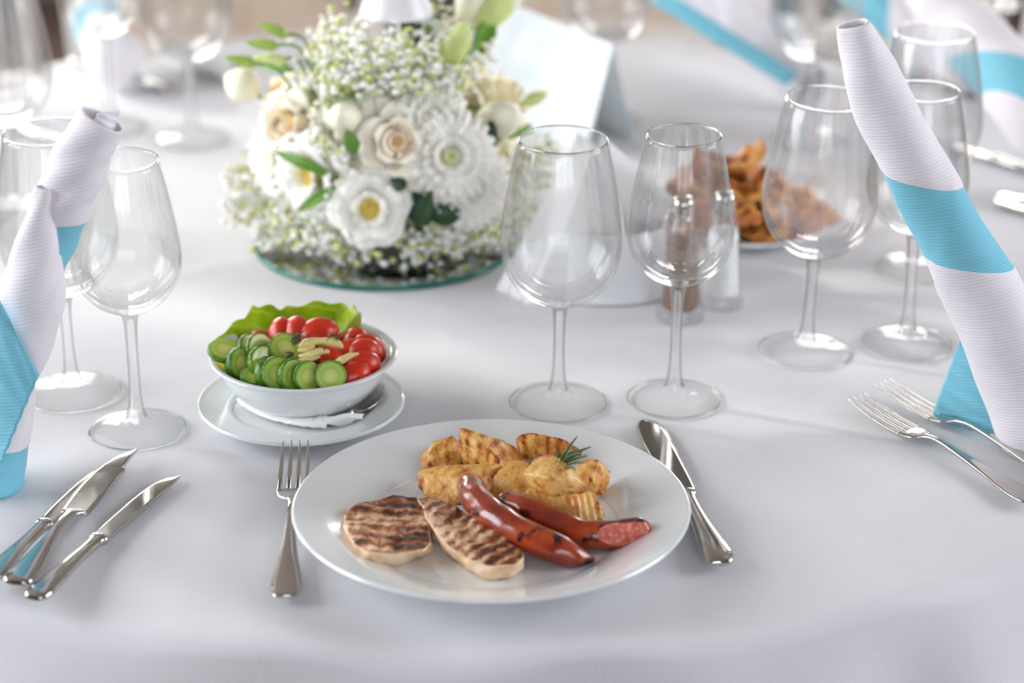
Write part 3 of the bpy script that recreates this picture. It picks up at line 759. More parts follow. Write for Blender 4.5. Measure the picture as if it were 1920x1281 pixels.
topl = [(404, 640), (414, 625), (436, 608), (458, 597), (474, 580), (486, 575), (512, 574), (530, 576), (545, 573), (580, 571), (612, 570), (640, 574), (654, 573), (664, 572), (672, 582), (678, 592), (676, 612), (672, 628)]
def leafn(u, v):
    k = u*(len(topl)-1); i = int(min(k, len(topl)-2)); f = k-i
    tx = topl[i][0]+(topl[i+1][0]-topl[i][0])*f; ty = topl[i][1]+(topl[i+1][1]-topl[i][1])*f
    Yt = BY+.020+.030*sin(u*pi)+.005*sin(u*21)
    top = WY(tx, ty, Yt)
    bx = 440+200*u; bot = WY(bx, 668, BY+.012+.022*sin(u*pi))
    p = bot.lerp(top, v)
    p += Vector((0, .010*sin(v*pi), 0)) + Vector((.0, .0035*sin(u*17+v*4)*v, .0015*sin(u*60)*v**3))
    return p
V, F = solid_grid(leafn, 90, 24, .0007)
tag(mesh('lettuce_leaf', V, F, M['lettuce'], origin=WY(540, 640, BY+.02)), 'bright green lettuce leaf fanned along the back of the bowl', 'lettuce')

# ------------------------------------------------------------------ cutlery (local: tip towards +Y, length 1 -> scaled)
def make_fork():
    t = thing('fork', '', 'fork')
    L = .212
    h = [(0, .0070, .0012, .0032), (.003, .0092, .0018, .003), (.012, .0108, .0021, .0030), (.028, .0098, .0020, .0036), (.055, .0062, .0020, .0058), (.085, .0038, .0020, .0085), (.108, .0027, .0021, .0100), (.120, .0027, .0019, .0092), (.128, .0050, .0014, .0082)]
    V, F = loft([((0, y, z), a, b_) for y, a, b_, z in h_interp(h)], 16, power=2.6); mesh('handle', V, F, M['steel'], t)
    hd = [(.125, .0035, .0014, .0088), (.129, .0085, .0013, .0077), (.134, .0110, .0012, .0066), (.140, .0118, .0011, .0057), (.146, .0120, .0010, .0052)]
    V, F = loft([((0, y, z), a, b_) for y, a, b_, z in h_interp(hd)], 16, power=2.8); mesh('head', V, F, M['steel'], t)
    for i in range(4):
        x = -.0100+.00667*i
        V, F = tube_px_flat([(x, .143, .0053), (x*.99, .165, .0050), (x*.97, .188, .0070), (x*.94, .212, .0108)], [.0020, .0018, .0015, .0006], [.0011, .0010, .0009, .0005])
        mesh('tine', V, F, M['steel'], t)
    return t
def h_interp(h, k=4):
    out = []
    Q = [Vector(q) for q in h]
    n_ = len(Q)
    for i in range(n_-1):
        a, b_, c_, d_ = Q[max(i-1, 0)], Q[i], Q[i+1], Q[min(i+2, n_-1)]
        for j in range(k):
            tt = j/k
            out.append(.5*((2*b_)+(c_-a)*tt+(2*a-5*b_+4*c_-d_)*tt*tt+(3*b_-a-3*c_+d_)*tt**3))
    out.append(Q[-1]); return out
def tube_px_flat(pts, ra, rb):
    path = []
    Q = [tuple(p)+(a, ) for p, a in zip(pts, ra)]
    Q = h_interp(Q); B = h_interp([(b_, 0, 0, 0) for b_ in rb])
    return loft([(Vector((q[0], q[1], q[2])), q[3], b_[0]) for q, b_ in zip(Q, B)], 10)
def make_knife(kind='dinner'):
    t = thing('knife', '', 'knife')
    # handle
    h = [(0, .0060, .0020, .0045), (.004, .0095, .0034, .0045), (.014, .0108, .0040, .0048), (.035, .0088, .0040, .005), (.065, .0062, .0038, .0052), (.088, .0058, .0040, .0053), (.096, .0068, .0042, .0053), (.099, .0062, .0034, .0053)]
    if kind == 'fish': h = [(0, .0070, .002, .0045), (.004, .0102, .003, .0045), (.014, .0105, .0034, .0048), (.035, .0078, .003, .006), (.06, .0044, .0026, .0085), (.08, .0034, .0024, .010), (.095, .0046, .0022, .0090), (.103, .0095, .0016, .0072)]
    V, F = loft([((0, y, z), a, b_) for y, a, b_, z in h_interp(h)], 18, power=2.4); mesh('handle', V, F, M['steel'], t)
    if kind == 'dinner': prof = [(.098, -.0066, .0066), (.102, -.0072, .0074), (.12, -.0076, .0090), (.15, -.0078, .0098), (.18, -.0078, .0094), (.200, -.0076, .0070), (.210, -.0074, .0030), (.2165, -.0070, -.0030), (.219, -.0065, -.0058)]
    elif kind == 'round': prof = [(.098, -.0066, .0066), (.102, -.0085, .0085), (.12, -.0098, .0098), (.16, -.0104, .0104), (.195, -.0105, .0105), (.208, -.0095, .0097), (.215, -.0068, .0070), (.2185, -.0025, .0030)]
    else: prof = [(.100, -.0096, .0096), (.106, -.0102, .0110), (.125, -.0100, .0128), (.145, -.0090, .0136), (.165, -.0080, .0128), (.175, -.0088, .0112), (.178, -.0062, .0108), (.195, -.0050, .0064), (.207, -.0046, -.0010), (.210, -.0044, -.0036)]
    nu = 9; V = []; F = []
    Q = h_interp([(y, a, b_, 0) for y, a, b_ in prof], 5); zc = .0053 if kind != 'fish' else .0068
    for q in Q:
        for s_ in (1, -1):
            for i in range(nu):
                u = i/(nu-1); x = q[1]+(q[2]-q[1])*u
                V.append(Vector((x, q[0], zc-.0004*(q[0]-.098)/.12*2+s_*(.0011*(1-u)**.8+.00012))))
    rw = 2*nu
    for k in range(len(Q)-1):
        for i in range(nu-1):
            F.append((k*rw+i, k*rw+i+1, (k+1)*rw+i+1, (k+1)*rw+i)); F.append((k*rw+nu+i+1, k*rw+nu+i, (k+1)*rw+nu+i, (k+1)*rw+nu+i+1))
        F.append((k*rw, (k+1)*rw, (k+1)*rw+nu, k*rw+nu)); F.append((k*rw+nu-1, k*rw+2*nu-1, (k+1)*rw+2*nu-1, (k+1)*rw+nu-1))
    k = len(Q)-1
    for kk in (0, k):
        for i in range(nu-1): F.append((kk*rw+i, kk*rw+nu+i, kk*rw+nu+i+1, kk*rw+i+1))
    fix_normals(mesh('blade', V, F, M['steel'], t))
    V, F = loft([((0, y, z), a, b_) for y, a, b_, z in [(.094, .0066, .0040, .0053), (.0965, .0082, .0046, .0053), (.099, .0082, .0046, .0053), (.1015, .0070, .0036, .0053)]], 16, power=2.6)
    if kind != 'fish': mesh('bolster', V, F, M['steel'], t)
    return t
def place_cut(o, end, tip, label, group, L, z=.0002, flip=False, tilt=0):
    a = W(*end); b_ = W(*tip); d = b_-a
    o.location = (a.x, a.y, T+z); s_ = math.hypot(d.x, d.y)/L
    s_ = max(.8, min(1.25, s_))
    o.scale = (s_*(-1 if flip else 1), s_, s_); o.rotation_euler = (R(tilt), 0, math.atan2(-d.x, d.y))
    o['label'] = label; o['group'] = group
FG, KG = 'polished steel forks', 'polished steel knives'
fk = make_fork(); place_cut(fk, (536, 1127), (556, 868), 'steel dinner fork lying left of the dinner plate', FG, .212, tilt=2.1)
f2 = dup(fk); place_cut(f2, (1940, 948), (1604, 766), 'nearer steel fork of the pair on the right', FG, .212, .0006)
f3 = dup(fk); place_cut(f3, (2010, 915), (1652, 742), 'farther steel fork of the pair, lying across under the right napkin', FG, .212, .0016)
kn = make_knife('round'); place_cut(kn, (1352, 1069), (1211, 800), 'steel table knife tucked under the right rim of the dinner plate', KG, .2185)
k2 = make_knife('dinner'); place_cut(k2, (62, 1132), (325, 900), 'nearest steel knife of the three on the left, lying apart', KG, .219, flip=True)
k3 = dup(k2); place_cut(k3, (-24, 1097), (207, 877), 'steel knife with its blade under the fish knife', KG, .219, flip=True)
k4 = make_knife('fish'); place_cut(k4, (30, 1116), (249, 866), 'notched fish knife reflecting turquoise, lying over another knife', KG, .21, .0045, flip=True)
for (e, tp, lab) in [((1990, 425), (1868, 382), 'blurred steel fork at the right edge beside the far glasses'), ((1990, 395), (1872, 372), 'blurred steel fork lying behind another at the right edge')]:
    q = dup(fk); place_cut(q, tp, e, lab, FG, .212)
q = dup(k2); place_cut(q, (180, 292), (40, 250), 'blurred steel knife behind the left glass rims', KG, .219)
q = dup(k2); place_cut(q, (330, 178), (215, 140), 'blurred steel knife between the two far left glasses', KG, .219)
q = dup(k2); place_cut(q, (1990, 345), (1850, 300), 'blurred steel knife at the right edge under the drooping napkin', KG, .219)

# ------------------------------------------------------------------ rolled napkins
def roll(ctrl, bands, base_label, cut_top=.35, flare=(), name='rolled_napkin', group='rolled white and turquoise napkins', slope=.55, nT=110, extra=None):
    """ctrl: list of (point, radius). rows follow slanting planes so that the coloured wraps end in clean oblique edges"""
    P_ = smooth_prof([tuple(p)+(0,) if False else tuple(p) for p, r in ctrl], 8)
    rr = [r for p, r in ctrl]; n_ = len(P_)
    L = [0.0]
    for a, b_ in zip(P_, P_[1:]): L.append(L[-1]+(b_-a).length)
    tot = L[-1]
    def at(s_):
        s_c = max(0, min(tot, s_)); k = 0
        while k < n_-2 and L[k+1] < s_c: k += 1
        f = (s_c-L[k])/max(1e-9, L[k+1]-L[k]); p = P_[k].lerp(P_[k+1], f); t = (P_[k+1]-P_[k]).normalized()
        p = p+t*(s_-s_c)
        g = (k+f)/(n_-1)*(len(rr)-1); a = int(min(g, len(rr)-2)); r = rr[a]+(rr[a+1]-rr[a])*(g-a)
        return p, t, r
    nA = 40; V = []; F = []; mi = []
    for k in range(nT+1):
        q = k/nT
        for i in range(nA):
            th = 2*pi*i/nA
            s0 = q*tot; _, t, r = at(s0)
            lat = cos(th)*r                          # sideways (towards +x)
            s_ = s0+slope*lat*min(1, (1-q)*6+.15)
            p, t, r = at(s_)
            side = t.cross(Vector((0, 1, 0))).normalized()
            if side.x < 0: side = -side
            fwd = Vector((0, -1, 0)); fwd = (fwd-t*fwd.dot(t)).normalized()
            inset = 0; blue = any(a <= q < b_ for a, b_ in bands)
            if blue: inset = .0007
            wrap = .0012*((th/(2*pi)+q*1.3) % 1.0)
            ripple = .0006*sin(q*30+th*3)
            V.append(p+side*((r-inset+wrap+ripple)*cos(th))+fwd*((r-inset+wrap+ripple)*.8*sin(th)))
        if k < nT:
            blue = any(a <= (k+.5)/nT < b_ for a, b_ in bands)
            for i in range(nA):
                j = (i+1) % nA; F.append((k*nA+i, k*nA+j, (k+1)*nA+j, (k+1)*nA+i)); mi.append(1 if blue else 0)
    og = P_[0]
    root = thing(name, base_label, 'napkin', og, group=group)
    o = mesh('roll', V, F, [M['nap_white'], M['nap_blue']], root, og, True, mi)
    mod(o, 'SOLIDIFY', thickness=.0012, offset=-1)
    return root, at
def YP(lst, Y, rs):
    return [(WY(a, b, Y), r) for (a, b), r in zip(lst, rs)]
# right napkin
Yr = W(1940, 840).y
rt, _ = roll(YP([(1978, 862), (1945, 770), (1895, 660), (1848, 560), (1805, 480), (1757, 395), (1708, 300), (1662, 210), (1630, 130), (1600, 45)], Yr+.0,
        [.034, .032, .0275, .0255, .0235, .0215, .0200, .0192, .0165, .0085]), [(.475, .665)], 'tall rolled napkin leaning left over the pair of forks, white with a turquoise band', slope=-.85)
og = rt.location.copy()
def flap(pts, root, name, mat, th=.0008, curve=.004):
    a, b_, c_, d_ = [Vector(p) for p in pts]      # bottom-left, bottom-right, top-right, top-left
    nrm = (b_-a).cross(d_-a).normalized()
    if nrm.y > 0: nrm = -nrm
    V, F = solid_grid(lambda u, v: (a.lerp(b_, u)).lerp(d_.lerp(c_, u), v)+nrm*(curve*sin(u*pi)*sin((.2+.8*v)*pi)+.0008*sin(v*40+u*9)), 24, 24, th)
    return mesh(name, V, F, mat, root, og)
flap([W(1745, 783, .001), W(1913, 830, .001), WY(1868, 600, Yr+.012), WY(1812, 606, Yr+.020)], rt, 'flap', M['nap_blue'])
flap([W(1960, 868, .001), W(2060, 868, .001), WY(2000, 640, Yr-.02), WY(1880, 640, Yr-.004)], rt, 'hem', M['nap_white'], curve=.008)
# left napkin
Yl = W(-10, 905).y
lt, _ = roll(YP([(60, 545), (85, 480), (106, 420), (122, 370), (142, 320), (166, 270), (194, 225)], Yl+.004,
        [.0130, .0150, .0168, .0178, .0176, .0160, .0130]), [(.0, .42)], 'tall rolled napkin at the left edge standing in front of the big glass', slope=.35)
og = lt.location.copy()
l2, _ = roll(YP([(-42, 905), (-20, 800), (8, 700), (38, 625), (58, 560), (66, 505), (72, 450), (78, 400), (84, 352)], Yl-.008,
        [.030, .028, .0205, .0215, .0208, .0165, .0124, .0075, .0034]), [(.0, .16)], '', slope=.1)
for ch in list(l2.children):
    ch.name = 'wrap'; ch.parent = lt; ch.location = l2.location-lt.location
bpy.data.objects.remove(l2)
flap([W(-120, 905, .001), WY(2, 868, Yl-.040), WY(73, 704, Yl-.040), WY(-12, 545, Yl-.036)], lt, 'flap', M['nap_blue'], curve=.003)
flap([WY(150, 262, Yl-.004), WY(200, 285, Yl+.004), WY(226, 208, Yl+.006), WY(186, 212, Yl-.004)], lt, 'tip', M['nap_white'], curve=.006)
# far napkins
def sheet(name, label, cat, pts, mat, bend=.01):
    a, b_, c_, d_ = [Vector(p) for p in pts]
    V, F = solid_grid(lambda u, v: (a.lerp(b_, u)).lerp(d_.lerp(c_, u), v)+Vector((0, 0, bend*sin(u*pi)*(.4+.6*sin(v*pi)))), 18, 18, .001)
    return tag(mesh(name, V, F, mat, origin=a), label, cat)
def far(ctrl, bands, label, slope):
    r, _ = roll(ctrl, bands, label, slope=slope, nT=70); return r
far([(W(235, 118, .030), .030), (W(205, 95, .045), .026), (WY(180, 30, W(200, 130).y), .024), (WY(200, -60, W(200, 130).y), .016)], [(.38, .72)], 'white and turquoise napkin standing at the far left behind the small glass', .3)
Yc = W(215, 142).y
o = sheet('napkin_corner', 'turquoise napkin corner leaning against the far left white napkin', 'napkin', [WY(196, 140, Yc), WY(258, 136, Yc), WY(272, 92, Yc), WY(142, 70, Yc)], M['nap_blue'], .004)
o = far([(W(1520, 172, .020), .022), (W(1450, 90, .045), .027), (W(1360, 25, .065), .030), (W(1240, -50, .10), .026)], [], 'white napkin with a turquoise stripe lying beyond the pastry plate', .5)
og = o.location.copy(); Ya = W(1520, 172, .02).y-.030; Yb = W(1300, -10, .085).y-.050
flap([WY(1474, 162, Ya), WY(1496, 138, Ya), WY(1256, -14, Yb), WY(1216, 2, Yb)], o, 'stripe', M['nap_blue'], curve=.004)
far([(W(2010, 330, .028), .030), (W(1940, 215, .085), .030), (W(1850, 100, .11), .030), (W(1760, 5, .13), .025), (W(1700, -60, .14), .016)], [(.20, .42)], 'white napkin with turquoise edge slanting across the top right', -1.8)
far([(W(1800, 110, .04), .024), (W(1700, 42, .06), .026), (W(1630, -10, .08), .024), (W(1560, -60, .09), .016)], [(.45, .80)], 'pale napkin with turquoise band just left of the slanting one', 1.0)
sheet('folded_napkin', 'white folded napkin lying at the far left edge of the table', 'napkin', [W(330, 130, .002), W(455, 165, .002), W(420, 90, .004), W(300, 105, .004)], M['nap_plain'], .02)

# spoon and paper on the saucer
hs = .0118
o = bpy.data.objects.new('x', None)
sp = thing('teaspoon', 'silver teaspoon with its bowl showing at the right of the saucer', 'spoon', W(700, 742, hs))
og = sp.location.copy()
a = W(664, 779, .0085)-og; b_ = W(716, 726, .0140)-og
dv = (b_-a); ln = dv.length; dv.normalize(); sd = dv.cross(Vector((0, 0, 1))).normalized(); up_ = sd.cross(dv)
def spoonf(u, v):
    s_ = v; wd = .0098*sqrt(max(0, 1-(2*(s_-.5))**2))**.9*(1.08-.16*s_)+.0006
    x = (u*2-1)
    return a+dv*(ln*s_)+sd*(x*wd)+up_*(-.0042*(1-x*x)*sin(pi*s_)+.004)
V, F = solid_grid(spoonf, 17, 25, .0007); mesh('spoon_bowl', V, F, M['steel'], sp)
V, F = tube_px([a+Vector((0, 0, .0035)), W(620, 793, .009)-og, W(540, 792, .0105)-og], [.0022, .0016, .0016], 10, 4); mesh('handle', V, F, M['steel'], sp)
pn = thing('paper_napkin', 'twisted white paper napkin wrapped round the teaspoon handle', 'napkin', W(540, 790, .008))
og = pn.location.copy()
path = [(447, 749, .0125, .0016), (470, 764, .0115, .0030), (500, 778, .0105, .0036), (540, 788, .0105, .0042), (580, 792, .0110, .0056), (612, 791, .0115, .0072)]
P_ = h_interp([tuple(W(x, y, h)-og)+(r,) for x, y, h, r in path], 4)
V, F = loft([(Vector((q[0], q[1], q[2])), q[3], q[3]*.55) for q in P_], 16)
for v in V: v += Vector((0, 0, .0004*sin(v.x*900)))
mesh('twist', V, F, M['nap_plain'], pn)
for k in range(5):
    dz = .0012*k
    pts = [W(588, 797-k, .0085+dz)-og, W(655+k*6, 797-3*k, .0080+dz)-og, W(676+k*2, 784-2*k, .0095+dz)-og, W(600, 783, .0105+dz)-og]
    a4, b4, c4, d4 = pts
    V, F = solid_grid(lambda u, v: (a4.lerp(b4, u)).lerp(d4.lerp(c4, u), v)+Vector((0, 0, .002*sin(v*pi)+.0012*sin(u*6+k))), 12, 8, .0004)
    mesh('fold', V, F, M['nap_plain'], pn)

# ------------------------------------------------------------------ napkin holder, shakers, card
HCN = W(1137, 548)
nh = thing('napkin_holder', 'white ceramic napkin holder behind the two near glasses', 'napkin holder', HCN)
V, F = lathe(smooth_prof([(0, .004), (.030, .004), (.0435, .008), (.0430, .050), (.0440, .058), (.0462, .060), (.0478, .057), (.0480, .045), (.0490, .008), (.0470, .0004), (0, .0004)], 4), 72)
V = [Vector((v.x, v.y*.62, v.z)) for v in V]; fix_normals(mesh('body', V, F, M['porcelain2'], nh))
og0 = HCN
for k in range(14):
    # folded into a triangle and fanned: apex stays, left corner swings down
    f = k/13
    Yk = HCN.y+.016-.032*f
    A = WY(1085+k*2.2, 250+k*1.5, Yk); B_ = WY(928+44*f, 548+62*f, Yk-.012+.004*(k % 2)); Cc = WY(1180+20*f, 560, Yk); D = WY(1135+9*f, 300+6*f, Yk)
    if k % 3 == 1: B_ += Vector((.006, 0, .004))
    B2 = B_.lerp(Cc, .10)
    cen = (A+B_+Cc)/3
    V, F = solid_grid(lambda u, v: (B_.lerp(B2, u)).lerp(A.lerp(D, u*.5), v) if False else (B_.lerp(Cc, u)).lerp(A.lerp(D, u), v)+Vector((0, -.004*sin(u*pi)*sin(v*pi), .0)), 14, 14, .0011)
    o = mesh('paper_napkin', V, F, M['nap_plain'], origin=Vector((HCN.x, Yk, T+.02)))
    tag(o, 'thin white paper napkin in the fanned stack of the ceramic holder', 'napkin', 'paper napkins fanned in the holder')
# tall back group leaning right
for k in range(4):
    Yk = HCN.y+.020+.002*k
    A = WY(1128, 262-3*k, Yk); B_ = WY(1080, 540, Yk); Cc = WY(1225, 540, Yk); D = WY(1262-k*2, 372, Yk)
    V, F = solid_grid(lambda u, v: (B_.lerp(Cc, u)).lerp(A.lerp(D, u), v)+Vector((0, .004*sin(u*pi), 0)), 10, 10, .0011)
    tag(mesh('paper_napkin', V, F, M['nap_plain'], origin=Vector((HCN.x, Yk, T+.02))), 'white paper napkin leaning right at the back of the ceramic holder', 'napkin', 'paper napkins leaning right in the holder')

def shaker(px, py, fillmat, label, s_=1.0):
    t = thing('shaker', label, 'shaker', W(px, py, .0003), group='glass shakers with metal caps'); t.scale = (s_,)*3
    out = [(0, .0008), (.0175, .0008), (.0193, .002), (.0195, .006), (.0175, .013), (.0158, .03), (.0142, .055), (.0128, .074), (.0100, .083), (.0080, .087), (.0080, .091)]
    inn = [(.0068, .091), (.0068, .087), (.0088, .082), (.0115, .073), (.0128, .055), (.0142, .03), (.0150, .014), (.0120, .010), (0, .009)]
    V, F = lathe(smooth_prof(out, 3)+smooth_prof(inn, 3), 48); fix_normals(mesh('jar', V, F, M['glass'], t))
    V, F = lathe(smooth_prof([(0, .0094), (.0118, .0104), (.0147, .0142), (.0138, .03), (.0124, .055), (.0113, .070), (0, .071)], 3), 40); mesh('filling', V, F, fillmat, t)
    V, F = lathe(smooth_prof([(.0086, .084), (.0090, .086), (.0090, .096), (.0082, .1005), (.0055, .1035), (0, .1042)], 3), 40); mesh('cap', V, F, M['steel'], t)
shaker(1275, 597, M['pepper'], 'glass pepper shaker behind the right glass of the near pair')
shaker(1352, 572, M['salt'], 'glass salt shaker filled with white salt, right of the pepper', .94)

def mat_card():
    n = NT('menu_card_paper'); c = n.coord()
    v = n.noise(34, 3, .5, c)
    g = n.ramp(v, [(.35, (.74, .80, .83, 1)), (.6, (.84, .86, .86, 1))])
    n.set(Base_Color=g, Roughness=.6)
    tr = n.n('BsdfTranslucent'); n.l(g, tr.inputs[0]); mx = n.n('MixShader'); mx.inputs[0].default_value = .28
    n.l(n.b.outputs[0], mx.inputs[1]); n.l(tr.outputs[0], mx.inputs[2]); n.l(mx.outputs[0], n.out.inputs[0]); return n.m
mc = mat_card()
A1 = W(1151, 84, .108); A0 = W(945, 0, .108); dd = A0-A1
F1 = W(1098, 292, .0); F2 = W(1188, 262, .0)
cd = thing('menu_card', 'white folded menu card standing behind the flowers', 'menu card', F1)
def face4(a, b_, c_, d_, name, th=.0012):
    V, F = solid_grid(lambda u, v: (a.lerp(b_, u)).lerp(d_.lerp(c_, u), v), 4, 4, th); return mesh(name, V, F, mc, cd, F1, smooth=False)
face4(F1, F1+dd, A0, A1, 'front_panel'); face4(F2, F2+dd, A0, A1, 'rear_panel')

# ------------------------------------------------------------------ pastry heap
for k in range(84):
    a = rnd.random()*2*pi; q = sqrt(rnd.random())
    if k >= 50: a = rnd.uniform(-pi*.98, -.02*pi); q = rnd.uniform(.72, 1.0)
    u = q*cos(a); v_ = q*sin(a)
    hgt = .010+.040*max(0, 1-q*q)*rnd.uniform(.55, 1)
    if u < .1 and rnd.random() < .8: hgt += .012*(1-abs(u))
    c0 = PL3+Vector((-.004+u*.066, v_*.056, hgt*(1.15 if k < 50 else .8)))
    sz = rnd.uniform(.016, .026); tl = Matrix.Rotation(rnd.gauss(0, .45), 3, 'X') @ Matrix.Rotation(rnd.gauss(0, .45), 3, 'Y') @ Matrix.Rotation(rnd.random()*6, 3, 'Z')
    sd_ = rnd.random()*50
    def pf(uu, vv):
        x, y = (uu-.5)*2, (vv-.5)*2
        rr = 1+.22*noise.noise(Vector((x*1.3+sd_, y*1.3, 0)))
        l_ = max(abs(x), abs(y)); n2 = sqrt(x*x+y*y) or 1; x, y = x/n2*l_*rr, y/n2*l_*rr*.62
        z = .30*noise.noise(Vector((x*2+sd_, y*2, 5)))+.22*x*x+.1*sin(y*5+sd_)
        return c0+tl @ (Vector((x, y, z))*sz)
    V, F = solid_grid(pf, 9, 9, .0028)
    zmin = min(v.z for v in V)
    if zmin < T+.0062:
        V = [v+Vector((0, 0, T+.0062-zmin)) for v in V]
    o = mesh('pastry_piece', V, F, M['pastry'] if rnd.random() < .55 else M['pastry2'], origin=c0)
    tag(o, 'crisp brown fried pastry piece in the heap on the far plate', 'pastry', 'fried pastry pieces on the far plate')

# ------------------------------------------------------------------ centrepiece
MC = W(723, 456); MCt = MC+Vector((0, 0, .0004))
mr = thing('mirror_base', 'round mirror with a green glass edge under the flowers', 'mirror', MCt)
V, F = lathe([(0, 0), (.112, 0), (.1135, .001), (.1135, .0042), (.112, .0050)], 96); mesh('edge', V, F, M['mirror_edge'], mr)
V, F = lathe([(.112, .0050), (0, .0050)], 96); mesh('mirror_face', V, F, M['mirror'], mr, smooth=False)
LC = MC+Vector((.013, 0, .0056))
ln_ = thing('lantern', 'white metal cage lantern inside the flower arrangement', 'lantern', LC)
V, F = lathe(smooth_prof([(0, .030), (.040, .030), (.050, .036), (.053, .044), (.0560, .044), (.0560, .032), (.048, .022), (.040, .018), (0, .018)], 3), 64); fix_normals(mesh('tray', V, F, M['tray'], ln_))
V, F = lathe([(.054, .016), (.060, .016), (.061, .020), (.060, .024), (.054, .024), (.054, .016)], 72); fix_normals(mesh('base_ring', V, F, M['wire'], ln_))
for k in range(6):
    a = k*pi/3+R(-84)
    x, y = .057*cos(a), .057*sin(a)
    V, F = tube_px([(x, y, .0), (x, y, .02), (x, y, .12), (x*.85, y*.85, .17), (x*.42, y*.42, .204)], .0014, 10, 4); mesh('bar', V, F, M['wire'], ln_)
V, F = lathe(smooth_prof([(0, .203), (.018, .202), (.0290, .199), (.0300, .202), (.024, .216), (.015, .236), (.008, .250), (0, .262)], 3), 48); fix_normals(mesh('roof', V, F, M['wire'], ln_))

DC = MC+Vector((.006, .0, .088)); DR = Vector((.112, .105, .098))
def dome(px, py, push=0.0):
    """where the sight line meets the flower dome"""
    d = ray(px, py); o_ = EYE-DC
    e = Vector((o_.x/DR.x, o_.y/DR.y, o_.z/DR.z)); g = Vector((d.x/DR.x, d.y/DR.y, d.z/DR.z))
    A, B_, C_ = g.dot(g), 2*e.dot(g), e.dot(e)-1
    D = B_*B_-4*A*C_
    t = (-B_-sqrt(D))/(2*A) if D > 0 else -B_/(2*A)
    p = EYE+d*t; n = Vector(((p.x-DC.x)/DR.x**2, (p.y-DC.y)/DR.y**2, (p.z-DC.z)/DR.z**2)).normalized()
    return p+n*push, n
def petal_verts(rad0, L, wid, open0, open1, phi, curl=.0, nu=7, nv=8, dz=0.0, ruf=0.0):
    V = []; r = rad0; z = dz; F = []
    for j in range(nv):
        v = j/(nv-1)
        if j:
            ang = open0+(open1-open0)*v+curl*max(0, v-.7)/.3
            r += L/(nv-1)*sin(ang); z += L/(nv-1)*cos(ang)
        wd = wid*(sin(pi*min(1, .18+v*.62))**.8)*(1 if v < .85 else 1-.45*((v-.85)/.15)**2)
        for i in range(nu):
            u = i/(nu-1)*2-1
            a = phi+u*wd/max(r, wid*.55)
            rr = r-.10*L*(u*u)*0; zz = z-.10*L*u*u*v+ruf*sin(u*7+phi*3)*v*v
            V.append(Vector((rr*cos(a), rr*sin(a), zz)))
    F = [(j*nu+i, j*nu+i+1, (j+1)*nu+i+1, (j+1)*nu+i) for j in range(nv-1) for i in range(nu-1)]
    return V, F
BLOOMS = []
